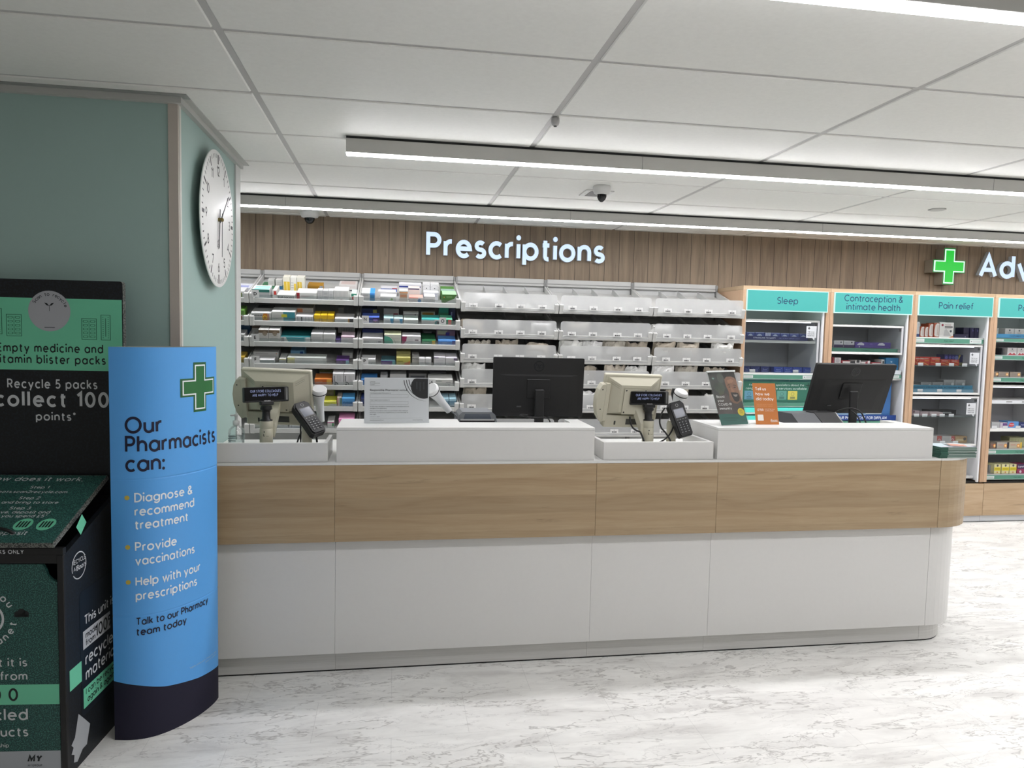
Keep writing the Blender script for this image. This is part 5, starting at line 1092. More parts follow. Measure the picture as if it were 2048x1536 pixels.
# ================================================================ wooden medicine cabinets on the right
KX = [2.805, 3.588, 4.372, 5.150, 5.930]; KY = 5.57; KT = 2.014
NAVY = C('#17385c', .4); LINER = C('#d8d9dc', .45)
def cabinet(i, label, lines, fit):
    x0, x1 = KX[i], KX[i+1]; w = x1-x0
    t = thing('medicine_cabinet', label, 'cabinet', (x0, KY, 0), 0, 'oak medicine cabinets along the wooden wall')
    part('carcass', t, lambda m: [m.box((.001, 0, .36), (.034, .525, KT-.034), M_OAKV, .001), m.box((w-.034, 0, .36), (w-.001, .525, KT-.034), M_OAKV, .001),
         m.box((.001, -.001, KT-.033), (w-.001, .525, KT), M_OAKH, .001), m.box((.035, .50, .36), (w-.035, .525, KT-.034), C('#c0c0c4', .5))])
    part('liner', t, lambda m: [m.box((.0345, .022, .37), (.046, .50, KT-.04), LINER), m.box((w-.046, .022, .37), (w-.0345, .50, KT-.04), LINER)]
         + [m.box((w-.0466, .03, .45+.05*k), (w-.0458, .036, .47+.05*k), M_INK) for k in range(27)], 'white slotted side lining')
    part('door_edge', t, lambda m: m.box((w-.062, .004, .36), (w-.047, .022, KT-.19), C('#d9dadb', .35)), 'white door edge')
    hd = part('header_sign', t, lambda m: [m.box((.030, -.014, 1.812), (w-.030, .02, 1.984), E('#d9fff8', .9)), m.box((.035, -.0155, 1.819), (w-.037, -.0138, 1.978), E('#4fc9c2', .78))], 'glowing turquoise sign')
    k = MB()
    for s_, z, f in lines: k.text(s_, (w/2-.005, -.0162, z), X_, Z_, .056 if len(lines) == 1 else .056, NAVY, .10, 0, 'c', fit=f)
    k.build('sign_lettering', hd)
    part('drawer_front', t, lambda m: [m.box((.0015, -.012, .062), (w-.0015, .50, .345), M_OAKH, .001), m.disc((w*.72, -.0125, .285), X_, Z_, .006, M_INK, 12)], 'oak drawer front')
    part('drawer_gap', t, lambda m: m.box((.03, .02, .345), (w-.03, .50, .361), C('#15130f', .8)))
    part('plinth', t, lambda m: [m.box((.0015, .012, .006), (w-.0015, .50, .062), C('#c4c6c9', .4)), m.box((.003, .016, 0), (w-.003, .49, .006), C('#111111', .8))], 'white plinth')
    return t, w
def shelf(t, w, z, y=.05, th=.018, c=None): return part('shelf', t, lambda m: m.box((.047, y, z-th), (w-.047, .49, z), c or M_WHITE, .001))
def ticket(t, w, z0, z1, txt=None, cards=True, y=.03):
    def f(m):
        m.box((.048, y, z0), (w-.064, y+.012, z1), M_TICKET); m.box((.048, y-.001, z0-.003), (w-.064, y+.014, z0), C('#c5cfca', .4))
        if cards:
            m.box((.052, y-.0012, z0+.006), (.135, y, z1-.005), C('#c8cfcd', .4)); m.box((w-.20, y-.0012, z0+.004), (w-.085, y, z1-.004), C('#c8cfcd', .4))
            m.box((w-.19, y-.0018, z0+.5*(z1-z0)-.001), (w-.178, y-.001, z0+.5*(z1-z0)+.002), M_INK); m.box((w-.1855, y-.0018, z0+.5*(z1-z0)-.006), (w-.1825, y-.001, z0+.5*(z1-z0)+.006), M_INK)
            for k in (.35, .6): m.box((w-.17, y-.0018, z0+k*(z1-z0)), (w-.095, y-.001, z0+k*(z1-z0)+.0025), M_GREY); m.box((.057, y-.0018, z0+k*(z1-z0)), (.125, y-.001, z0+k*(z1-z0)+.0025), M_GREY)
        if txt: m.text(txt, (w*.48, y-.0006, z0+.3*(z1-z0)), X_, Z_, (z1-z0)*.38, C('#1d4a3c', .4), .12, 0, 'c')
    return part('ticket_strip', t, f, 'green shelf-edge strip')
def glass_case(t, w, z0, z1, zs=(), led=True, talk=True, zt=None):
    "glazed inner case with lit top, glass shelves at zs"
    part('case_frame', t, lambda m: [m.box((.047, .034, z0-.018), (w-.064, .49, z0), M_WHITE, .001), m.box((.047, .034, z1), (w-.064, .49, z1+.016), M_WHITE, .001), m.box((w-.082, .034, z0), (w-.064, .48, z1), LINER)])
    if led: part('light_strip', t, lambda m: m.box((.05, .045, z1-.006), (w-.14, .06, z1-.0005), E('#f6f6ff', 5.0)), 'lit white strip')
    for z in zs: part('glass_shelf', t, lambda m, z=z: [m.box((.048, .05, z-.006), (w-.083, .48, z), C('#a9adae', .15)), m.box((.048, .046, z-.006), (w-.083, .0495, z+.002), C('#55605f', .3))])
    part('glass_door', t, lambda m: [m.box((.049, .036, z0+.001), (w-.084, .040, z1-.002), M_GLASS), m.box((w-.11, .0345, z0+.006), (w-.086, .036, z0+.028), C('#8b8d8e', .3, .6)), m.box((w-.11, .0345, z1-.03), (w-.086, .036, z1-.008), C('#4b4d4e', .3, .6))], 'clear glass door')
    if talk:
        zc = zt or (zs[0] if zs else z0)
        def card(m):
            m.M = Matrix.Translation((w-.185, .0335, zc+.02)); m.box((0, 0, 0), (.092, .0012, .10), C('#cdd0d3', .4))
            m.face([(.055, 0, .001), (.075, 0, -.022), (.078, 0, .001)], C('#cdd0d3', .4)); k = C('#2a3034', .5)
            m.box((.012, -.0008, .078), (.034, 0, .084), k); m.box((.020, -.0008, .070), (.026, 0, .092), k)
            for j, s_ in enumerate(('Talk to our', 'team at the', 'Health Hub')): m.text(s_, (.012, -.0008, .046-.016*j), X_, Z_, .0105, k, .13, fit=.062)
        part('speech_card', t, card, 'white speech-bubble card')
def tags(t, w, z, xs):
    part('price_tickets', t, lambda m: [m.mesh([(x, .043, z-.006), (x+.05, .043, z-.006), (x+.042, .033, z+.022), (x-.008, .033, z+.022)], [(0, 1, 2, 3)], C('#cfd3d6', .4)) for x in xs], 'white price tickets')
def kbox(y, z, scale, ox, oy, group, place, items):
    "as stock(), on a level shelf: (u0, u1, height, description, colour, details[, extra depth y][, depth][, lift])"
    for it in items:
        u0, u1, h, desc, base, dec = it[:6]; yy = y+(it[6] if len(it) > 6 else 0); d = it[7] if len(it) > 7 else .10; lift = it[8] if len(it) > 8 else 0
        py = 690-(z+h/2-EYE)/yy*F_PX*.985+12; xa, xb = (at(ox+u/scale, py, yy).x for u in (u0, u1))
        carton(Matrix.Translation((xa+.0008, yy, z+.0006+lift)), xb-xa-.0016, h, d, base, dec, desc+' '+place, group)

# --- Sleep
t, w = cabinet(0, 'oak cabinet headed Sleep', [('Sleep', 1.872, None)], None)
glass_case(t, w, 1.300, 1.728, (), True, True, 1.578)
shelf(t, w, 1.572, .06, .022)
def sl(m):
    m.box((.05, .047, 1.574), (w-.16, .050, 1.606), C('#2d3263', .4)); m.text('STRUGGLING TO SLEEP?', (.13, .0464, 1.584), X_, Z_, .013, C('#c5c8dc', .4), .16); m.text('FIND THE RIGHT SUPPORT TODAY', (.36, .0464, 1.585), X_, Z_, .009, C('#7a80b4', .4), .13)
part('shelf_banner', t, sl, 'purple shelf banner')
shelf(t, w, 1.262, .045, .016); ticket(t, w, 1.250, 1.284)
def ask(m):
    m.box((.05, .05, 1.055), (w-.07, .06, 1.225), C('#2f6a58', .4)); c = C('#b9cfc6', .4)
    m.text('Ask our healthcare specialists about the', (w/2-.03, .0492, 1.190), X_, Z_, .018, c, .12, 0, 'c', fit=.50); m.text('range of healthcare services available', (w/2-.03, .0492, 1.160), X_, Z_, .018, c, .12, 0, 'c', fit=.55)
    m.box((w-.155, .0488, 1.193), (w-.115, .05, 1.197), M_INK); m.box((w-.137, .0488, 1.175), (w-.133, .05, 1.215), M_INK)
    for k, q in enumerate(('#5f93a8', '#6aa0a0', '#5f9aa0', '#5c9488', '#c7bf5a')):
        x = .075+k*.098; m.box((x, .0486, 1.075), (x+.085, .05, 1.148), C(q, .4)); m.ring((x+.042, .0482, 1.122), X_, Z_, .014, .002, C('#24464a', .5), seg=14)
        for j in (0, 1): m.box((x+.02, .0482, 1.083+.011*j), (x+.065, .0485, 1.088+.011*j), C('#24464a', .5))
part('information_panel', t, ask, 'green information panel')
ticket(t, w, 1.020, 1.052, None, False)
part('lower_light_box', t, lambda m: [m.box((.05, .04, .968), (w-.07, .055, 1.006), E('#5ff0e0', .85)), m.box((.05, .036, .955), (w-.07, .06, .966), M_WHITE), m.box((.09, .10, .80), (w-.10, .12, .93), E('#5ff0e0', .8))], 'glowing turquoise strip')
shelf(t, w, .80, .06)
gk = 'medicine boxes in the Sleep cabinet'
SLP = lambda: [('p', [(.1, .2), (.2, .62), (.42, .8), (.62, .75), (.8, .5), (.9, .2)], '#a9b4c6'), ('t', .14, .32, 'Nytol', .3, '#1c2c66', .15), ('r', 0, .9, 1, 1, '#8c95bc')]
kbox(5.66, 1.572, 5.12, 1480, 560, gk, 'on upper shelf of Sleep cabinet', [
 (62, 145, .064, 'leftmost grey and navy box', '#3c4a86', SLP()), (148, 244, .064, 'second grey and navy box', '#3c4a86', SLP()),
 (248, 308, .062, 'blue and white striped box', '#3f4f98', [('v', [.1, .3, .5, .7, .9], .0, 1, '#d0d4e0'), ('r', .1, 0, .25, 1, '#d0d4e0'), ('r', .45, 0, .6, 1, '#d0d4e0'), ('r', .8, 0, .95, 1, '#d0d4e0')]),
 (311, 404, .062, 'grey and navy box right of the striped one', '#3c4a86', SLP()), (407, 502, .060, 'grey and navy box two right of the striped one', '#3c4a86', SLP()),
 (505, 598, .060, 'grey and navy box three right of the striped one', '#3c4a86', SLP()), (601, 690, .060, 'rightmost grey and navy box, behind the speech card,', '#3c4a86', SLP())])
NV = lambda c: [('t', .25, .4, 'Boots', .24, c, .12), ('l', .15, .8, (.12, .22), c), ('c', .8, .7, .05, c)]
kbox(5.68, 1.300, 5.12, 1480, 560, gk, 'on lower shelf of Sleep cabinet', [
 (35, 98, .048, 'leftmost dark navy box', '#1f2a66', NV('#8c96c8')), (104, 198, .048, 'second dark navy box', '#1f2a66', NV('#8c96c8')), (204, 296, .048, 'third dark navy box', '#1f2a66', NV('#8c96c8')),
 (342, 434, .046, 'first bright blue box', '#30489c', NV('#9aaad8')), (438, 532, .046, 'second bright blue box', '#30489c', NV('#9aaad8')), (538, 632, .046, 'third bright blue box', '#30489c', NV('#9aaad8')), (638, 734, .046, 'rightmost bright blue box', '#30489c', NV('#9aaad8'))])
tags(t, w, 1.306, (.11, .50))

# --- Contraception & intimate health
t, w = cabinet(1, 'oak cabinet headed Contraception and intimate health', [('Contraception &', 1.910, .545), ('intimate health', 1.840, .50)], None)
glass_case(t, w, 1.487, 1.700, (), False, False)
ticket(t, w, 1.490, 1.520, 'Emergency', False, .044)
shelf(t, w, 1.335, .05); part('price_edge', t, lambda m: [m.box((.05, .034, 1.300), (w-.066, .048, 1.336), C('#c5cbd0', .4))], 'white price edge'); ticket(t, w, 1.268, 1.298)
shelf(t, w, 1.268, .05)
def diff(m):
    m.box((.06, .10, .90), (w-.10, .105, 1.24), C('#3f6fa8', .4)); z0 = .935
    m.face([(.06, .0995, z0), (.45, .0995, z0), (.50, .0995, 1.24), (.06, .0995, 1.24)], C('#8ba9c4', .4))
    m.face([(.45, .0985, .95), (.60, .0985, .95), (.62, .0985, 1.16), (.52, .0985, 1.24), (.46, .0985, 1.1)], C('#c9d2da', .4))
    m.face([(.56, .098, 1.04), (.60, .098, 1.04), (.615, .098, 1.09), (.58, .098, 1.12), (.56, .098, 1.09)], C('#b98a78', .4))
    m.box((.055, .060, .900), (w-.07, .066, .945), C('#1c3f86', .4)); m.text('ASK YOUR PHARMACIST FOR DIFFLAM', (.07, .0592, .909), X_, Z_, .026, C('#d5dbe6', .4), .17, 0, 'l', fit=.555)
part('poster_panel', t, diff, 'blue poster and banner')
ticket(t, w, .855, .895, None, False, .04); shelf(t, w, .855, .05)
gk = 'packs in the Contraception cabinet'
kbox(5.66, 1.522, 5.12, 1480, 560, gk, 'on lit shelf of Contraception cabinet', [
 (957, 1052, .060, 'left of two white packs on purple base', '#c5c1c4', [('r', 0, 0, 1, .42, '#3c2a52'), ('c', .75, .75, .12, '#4a4a50'), ('l', .1, .6, (.6, .75), '#8c8890')]), (1056, 1166, .060, 'right of two white packs on purple base', '#c5c1c4', [('r', 0, 0, 1, .42, '#3c2a52'), ('c', .75, .75, .12, '#4a4a50'), ('l', .1, .6, (.6, .75), '#8c8890')]),
 (1172, 1538, .050, 'long purple pack with white ovals', '#4f3a86', [('p', [(.05, .5), (.1, .85), (.18, .95), (.25, .7), (.25, .45)], '#c6c2cc'), ('p', [(.62, .5), (.67, .85), (.76, .95), (.83, .7), (.83, .45)], '#c6c2cc'), ('c', .12, .2, .12, '#c6c2cc'), ('l', .22, .95, (.18,), '#8a78b4'), ('t', .41, .55, '???', .24, '#9a8ac8')])])
RW = lambda: [('r', .15, 0, 1, .9, '#c9c5c2'), ('l', .3, .8, (.4,), '#a0707a')]
kbox(5.67, 1.337, 5.12, 1480, 560, gk, 'above the tilted monitor, Contraception cabinet', [
 (938, 958, .10, 'dark red pack edge at left', '#7c2430', []), (960, 1026, .098, 'white pack with grey rounded panel', '#bdb9b8', [('c', .5, .75, .2, '#9c989a')]), (1030, 1118, .075, 'red and white pack', '#8c2734', RW()),
 (1122, 1170, .070, 'white pack with black top', '#c4c2c0', [('r', 0, .75, 1, 1, K_)]), (1172, 1228, .080, 'black-topped white pack', '#c4c2c0', [('r', .2, .7, .8, 1, K_)]), (1232, 1288, .066, 'white pack with red right side', '#c6c2c2', [('r', .8, 0, 1, 1, '#9a2c3c')]),
 (1292, 1326, .075, 'white pack between red ones', '#c8c5c4', [('r', 0, 0, .2, 1, '#9a2c3c')]), (1330, 1436, .062, 'low red and white pack', '#a03a44', RW()), (1440, 1476, .088, 'tall white pack with black cross', '#c4c5c4', [('r', .3, .6, .7, .85, K_)])])
kbox(5.65, 1.337, 3.368, 1440, 540, gk, 'in Contraception cabinet', [(1112, 1198, .105, 'tall teal blue pack at right, beside monitor corner,', '#1f5f8a', [('t', .35, .6, 'TE', .12, '#a9c5d6', .2), ('t', .2, .3, '-2', .16, '#a9c5d6', .2)])])
part('white_rod', t, lambda m: m.box((.05, .06, 1.7), (.052, .062, 1.702), M_WHITE))

# --- Pain relief
t, w = cabinet(2, 'oak cabinet headed Pain relief with white packs at top', [('Pain relief', 1.872, None)], None)
shelf(t, w, 1.628, .045); ticket(t, w, 1.578, 1.618, 'Pain relief')
glass_case(t, w, 1.149, 1.552, (1.382,), True); glass_case(t, w, .696, 1.100, (.938,), True)
part('shelf_banner', t, lambda m: [m.box((.05, .044, 1.176), (w-.13, .047, 1.212), C('#3c7f9c', .4)), m.text('PHARMACY STRENGTH, DUAL ACTION PAIN RELIEF', (.065, .0434, 1.186), X_, Z_, .014, C('#123a52', .4), .15, 0, 'l', fit=.5), m.box((.05, .042, 1.150), (w-.12, .0435, 1.176), C('#7ea4ba', .4))], 'blue shelf banner')
part('security_clip', t, lambda m: [m.box((w*.42, .10, 1.74), (w*.42+.055, .13, 1.765), C('#aeb2b4', .3)), m.box((w*.42, .10, 1.69), (w*.42+.012, .12, 1.74), C('#aeb2b4', .3)), m.box((w*.42+.043, .10, 1.69), (w*.42+.055, .12, 1.74), C('#aeb2b4', .3))], 'clear security clip')
tags(t, w, 1.384, (.10, .27, .40, .53)); tags(t, w, 1.155, (.11, .30, .49)); tags(t, w, .940, (.09, .17, .26, .34, .43)); tags(t, w, .702, (.36, .49))
shelf(t, w, .40, .06)
gk = 'packs in the Pain relief cabinet with white packs'
OW = lambda: [('p', [(.12, .15), (.1, .5), (.25, .85), (.55, .97), (.95, .95), (.95, .05), (.4, .05)], '#c9c6c2'), ('v', [.6, .75], .15, .85, '#a0604a')]
pr = 'on top shelf of Pain relief cabinet'
kbox(5.66, 1.628, 7.64, 1780, 560, gk, pr, [
 (398, 446, .130, 'narrow white and blue pack', '#c5c5c6', [('r', 0, 0, 1, .2, '#28406e'), ('v', [.5], .3, .9, '#6a6a70')]), (452, 516, .092, 'leftmost small orange and white pack', '#a4523a', OW()), (520, 577, .090, 'second small orange and white pack', '#a4523a', OW()),
 (582, 652, .118, 'first large orange and white pack', '#a4523a', OW()), (664, 746, .125, 'second large orange and white pack', '#a4523a', OW()),
 (748, 966, .132, 'large white pack with red flower print', '#cbc9c6', [('c', .2, .82, .08, '#8c2c3c'), ('r', .36, .66, .92, .74, '#3a3436'), ('t', .36, .8, 'Advanced', .07, '#8c2c3c', .14), ('c', .8, .42, .08, '#4a4c54'), ('p', [(.3, .1), (.35, .5), (.5, .55), (.7, .3), (.85, .1)], '#a9a8a8'), ('p', [(.65, .0), (1, .0), (1, .12)], '#b8683a'), ('l', .36, .85, (.58,), '#9c9a9a')]),
 (970, 1192, .032, 'low dark violet pack', '#231f3e', [('c', .78, .3, .12, '#8a8ab0')], .0, .08), (1116, 1216, .092, 'left tall dark navy pack', '#1c1936', [('v', [.2, .4, .6, .8], 0, 1, '#0f0e22')], .02, .1), (1219, 1280, .092, 'middle tall dark navy pack', '#1f1c3c', [('p', [(.5, .9), (.8, .7), (.6, .6)], '#55558a')], .01), (1284, 1352, .092, 'right tall dark navy pack', '#1f1c3c', [('p', [(.5, .9), (.8, .7), (.6, .6)], '#55558a')], .01)])
RD = lambda: [('p', [(0, .0), (0, .38), (.3, .34), (.7, .12), (1, 0)], '#a8382a'), ('p', [(0, .42), (.35, .38), (.75, .14), (.9, .0), (.8, 0), (.4, .3), (0, .36)], '#cf9a4a'), ('t', .12, .72, 'Solpadeine', .15, '#d8c7b8', .16), ('l', .5, .9, (.5, .58), '#d0a03c')]
pr = 'on glass shelf of the Pain relief cabinet'
kbox(5.64, 1.383, 7.64, 1780, 560, gk, pr, [
 (372, 432, .072, 'leftmost red pack, cut by the oak post,', '#b03224', RD()), (436, 602, .072, 'wide red pack', '#b03224', RD()), (606, 758, .072, 'third red pack', '#b03224', RD()),
 (766, 912, .052, 'left low red pack', '#a83226', RD()), (916, 1048, .052, 'right low red pack', '#a83226', RD())])
kbox(5.80, 1.383, 7.64, 1780, 560, gk, 'behind the low red packs, Pain relief cabinet', [(818, 880, .095, 'first violet box', '#2f2a72', [('c', .5, .7, .15, '#5a58a4')]), (884, 930, .095, 'second violet box', '#2f2a72', [('c', .5, .7, .15, '#5a58a4')]), (934, 980, .095, 'third violet box', '#2f2a72', [('c', .5, .7, .15, '#5a58a4')]), (984, 1030, .093, 'fourth violet box', '#3a4a94', [('c', .5, .7, .2, '#7a86c4')]), (1034, 1180, .092, 'navy box with yellow corner', '#252a60', [('p', [(0, .98), (.25, .98), (0, .5)], '#c4b25a'), ('r', 0, 0, 1, .25, '#9c9a6a')])])
GR = lambda: [('r', 0, 0, 1, .2, '#8c3a44'), ('l', .15, .7, (.6, .72), '#6c6c70'), ('c', .8, .65, .12, '#c5c5c6')]
kbox(5.66, 1.149, 5.12, 1780, 760, gk, 'behind the blue banner, Pain relief cabinet', [(228, 302, .062, 'low white pack at left', '#bdbcbc', [('r', 0, 0, 1, .2, '#6a5a5c')]), (305, 418, .085, 'left low grey pack', '#8e8e8e', GR()), (424, 536, .085, 'right low grey pack', '#8e8e8e', GR()), (540, 652, .108, 'left tall grey pack with red foot', '#9a9a9a', GR()), (656, 762, .108, 'right tall grey pack with red foot', '#9a9a9a', GR())])
kbox(5.66, .939, 5.12, 1780, 760, gk, 'on lower glass shelf of Pain relief cabinet', [(222, 292, .044, 'pink and white pack', '#b9a3a8', [('r', 0, .5, .3, 1, '#6a4a52'), L3()]), (297, 396, .030, 'left red-lined white pack', '#bba7a8', [('l', .1, .9, (.3, .6), '#b04a50')]), (400, 532, .032, 'right red-lined white pack', '#c0adae', [('l', .1, .9, (.3, .6), '#b04a50')], -.02), (396, 668, .044, 'long black pack with white lettering', '#1d1d1f', [('t', .5, .3, 'PARAMOL', .32, '#c9c9c9', .16)], .06)])
kbox(5.66, .697, 5.12, 1780, 760, gk, 'at bottom of glazed Pain relief case', [(420, 516, .062, 'red-marked white pack beside the upstand', '#c0b9b8', [('r', .5, .3, 1, 1, '#b0403a'), ('o', .75, .35, .2, .08, '#d2cccc', 0, 180)]), (520, 650, .060, 'grey-white pack with red ring', '#b9b5b4', [('r', .72, .3, 1, 1, '#b0403a'), ('o', .82, .4, .2, .08, '#d2cccc', 0, 180), L3(.1, .6)]), (654, 776, .058, 'tan and white pack', '#b08c5c', [('r', .1, .3, .7, .6, '#c9b48c'), ('c', .8, .6, .25, '#3a3230')])])

# --- second Pain relief cabinet, cut by the right edge
t, w = cabinet(3, 'oak cabinet at right edge of the photo, its sign starting Pa', [('Pain relief', 1.872, None)], None)
for z0, z1 in ((1.602, 1.630), (1.446, 1.480), (1.250, 1.284), (.606, .640), (.378, .412)):
    shelf(t, w, z1+.006, .045, .012, C('#aeb0b2', .4)); ticket(t, w, z0, z1, 'Pain relief', True)
shelf(t, w, 1.218, .05, .012); shelf(t, w, 1.082, .05, .03); part('price_edge', t, lambda m: [m.box((.05, .046, 1.054), (w-.066, .05, 1.084), C('#d2d5d8', .35))]+[m.box((.22+.16*k, .045, 1.066), (.28+.16*k, .0465, 1.076), M_GREY) for k in range(3)], 'white price edge')
shelf(t, w, .832, .05, .028); tags(t, w, .836, (.09, .20, .33, .46))
part('back_light', t, lambda m: m.box((.06, .05, 1.197), (w-.1, .06, 1.2035), E('#f2f4ff', 2.0)), 'lit white strip')
part('shelf_banner', t, lambda m: [m.box((.05, .036, 1.637), (w-.07, .040, 1.672), C('#2f6f94', .4)), m.text('FAST DIRECT PAIN RELIEF', (.20, .0354, 1.646), X_, Z_, .016, C('#16405a', .4), .15)], 'blue shelf banner')
part('black_clip', t, lambda m: m.box((.048, .05, 1.085), (.075, .09, 1.118), M_BLACK), 'black clip')
gk = 'packs in the cabinet at right edge'
R2 = lambda: [('c', .5, .8, .1, '#55565c'), ('l', .3, .7, (.5, .6), '#8a8a8e'), ('p', [(.05, .0), (.3, .3), (.5, .1), (.7, .3), (.95, 0)], '#a0343c')]
kbox(5.66, 1.637, 7.64, 1780, 560, gk, 'behind blue banner at right edge', [(1628, 1652, .085, 'pale pack edge', '#b8b8b4', [], .02), (1752, 1890, .085, 'left white and red pack', '#c4c1bf', R2(), .02), (1893, 2042, .084, 'right white and red pack', '#c4c1bf', R2(), .02)])
kbox(5.64, 1.487, 7.64, 1780, 560, gk, 'on second green-edged shelf at right edge', [(1700, 1722, .058, 'thin black divider pack', '#26262a', []), (1786, 1932, .064, 'left white and dark red pack', '#bfbcbb', R2()), (1936, 2060, .064, 'right white and dark red pack', '#bfbcbb', R2())])
OD = lambda: [('c', .82, .5, .3, '#c98a3c'), ('c', .82, .5, .15, '#d9c9a8'), ('l', .12, .6, (.35, .55), '#6c6864')]
kbox(5.64, 1.291, 3.368, 1440, 540, gk, 'on third green-edged shelf at right edge', [(1836, 1866, .046, 'brown pack edge with orange dot', '#857a70', OD()), (1870, 1942, .044, 'left grey-brown pack with orange dot', '#857a70', OD()), (1948, 2022, .044, 'right grey-brown pack with orange dot', '#857a70', OD())])
kbox(5.66, .832, 5.12, 1780, 760, gk, 'on white shelf at right edge', [(1030, 1112, .050, 'clear grey pack', '#a9abac', [L3()]), (1116, 1190, .046, 'plum and white pack', '#b7aeb8', [('r', .35, .2, .95, .9, '#5a3a72'), ('c', .8, .3, .15, '#b8545c')]), (1193, 1306, .056, 'blue pack with red oval', '#5a8cc0', [('p', [(.05, .3), (.15, .7), (.35, .85), (.55, .7), (.62, .4), (.45, .15), (.2, .12)], '#c0484c'), ('t', .16, .42, 'Anadin', .2, '#dcd6d6', .14)]), (1310, 1380, .050, 'navy pack', '#27305e', [('t', .3, .4, 'PAN', .25, '#a9b0d0', .15)])])
N2 = lambda c: [('c', .72, .45, .3, '#c97a2c'), ('c', .72, .45, .17, '#e0c48c'), ('r', .85, 0, 1, 1, c), ('l', .1, .5, (.5, .65), '#b0504c')]
kbox(5.64, .647, 5.12, 1780, 760, gk, 'on lower green-edged shelf at right edge', [(1012, 1076, .056, 'dark pack with orange target', '#6a5a50', N2('#2f2c30')), (1080, 1202, .056, 'grey pack with orange target', '#9a948c', N2('#2f2c30')), (1206, 1336, .056, 'grey and yellow pack with orange target', '#a9a08c', N2('#c2a23c')), (1208, 1372, .085, 'pale green pack at the back', '#a9ab84', [('v', [.15, .35, .55, .75], .4, .8, '#7c7c50')], .10)])
YL = lambda: [('r', 0, .32, 1, .68, '#d6c422'), ('c', .5, .86, .12, '#4a4a4a'), ('l', .1, .9, (.4, .52), '#6a6214'), ('c', .5, .15, .08, '#c07a4a')]
kbox(5.64, .419, 5.12, 1780, 760, gk, 'on bottom green-edged shelf at right edge', [(1000, 1046, .07, 'clear-wrapped pack', '#9c9d9a', [L3()], .04), (1050, 1116, .085, 'left of three yellow and white packs', '#cfc99a', YL()), (1128, 1202, .085, 'middle of three yellow and white packs', '#cfc99a', YL()), (1208, 1278, .085, 'right of three yellow and white packs', '#cfc99a', YL()),
 (1284, 1400, .085, 'violet and crimson pack', '#8c2a52', [('r', 0, .5, 1, 1, '#34204a'), ('t', .06, .66, 'Cuprofen', .16, '#d8d2dc', .16), ('c', .3, .2, .14, '#d6c9d0')]), (1060, 1275, .05, 'dark pack lying at the back', '#3a2c36', [], .16, .1)])

# ================================================================ blue floor-standing display
PROF = [(0, 0), (.0317, .040), (.07, .072), (.113, .090), (.16, .0965), (.21, .0935), (.26, .084), (.31, .068), (.36, .045), (.40, .020), (.423, 0)]
SL0 = Vector((-1.040, 2.859, 0)); SU = Vector((.733, .680, 0)); SN = Vector((.680, -.733, 0))
def catmull(P, n=6):
    out = []
    for i in range(len(P)-1):
        a, b, c, d = P[max(i-1, 0)], P[i], P[i+1], P[min(i+2, len(P)-1)]
        for k in range(n):
            t_ = k/n; out.append(tuple(.5*((2*b[j])+(-a[j]+c[j])*t_+(2*a[j]-5*b[j]+4*c[j]-d[j])*t_*t_+(-a[j]+3*b[j]-3*c[j]+d[j])*t_**3) for j in (0, 1)))
    return out+[P[-1]]
CP = catmull(PROF); AL = [0]
for a, b in zip(CP, CP[1:]): AL.append(AL[-1]+math.dist(a, b))
ATOT = AL[-1]
def on_stand(s, z, off=0.0):
    "point of the curved front at arc length s, height z"
    s = max(0, min(ATOT, s)); i = 0
    while i < len(AL)-2 and AL[i+1] < s: i += 1
    f = (s-AL[i])/max(1e-9, AL[i+1]-AL[i]); p = [CP[i][j]+(CP[i+1][j]-CP[i][j])*f for j in (0, 1)]
    d = Vector((CP[i+1][0]-CP[i][0], CP[i+1][1]-CP[i][1])).normalized(); n = (-d.y, d.x)
    return SL0+SU*(p[0]+n[0]*off)+SN*(p[1]+n[1]*off)+Vector((0, 0, z))
SH = 1.50
t = thing('display_stand', 'tall curved blue standee reading Our Pharmacists can', 'display stand', (-.885, 3.0, 0))
org = Matrix.Translation((.885, -3.0, 0))
def dark_top(s):
    k = s/ATOT; P = [(0, .232), (.2, .212), (.38, .186), (.7, .158), (1, .143)]
    for a, b in zip(P, P[1:]):
        if k <= b[0]: return a[1]+(b[1]-a[1])*(k-a[0])/(b[0]-a[0])
    return P[-1][1]
BLUE, DNAVY = C('#58a6ec', .42), C('#0c0826', .7)
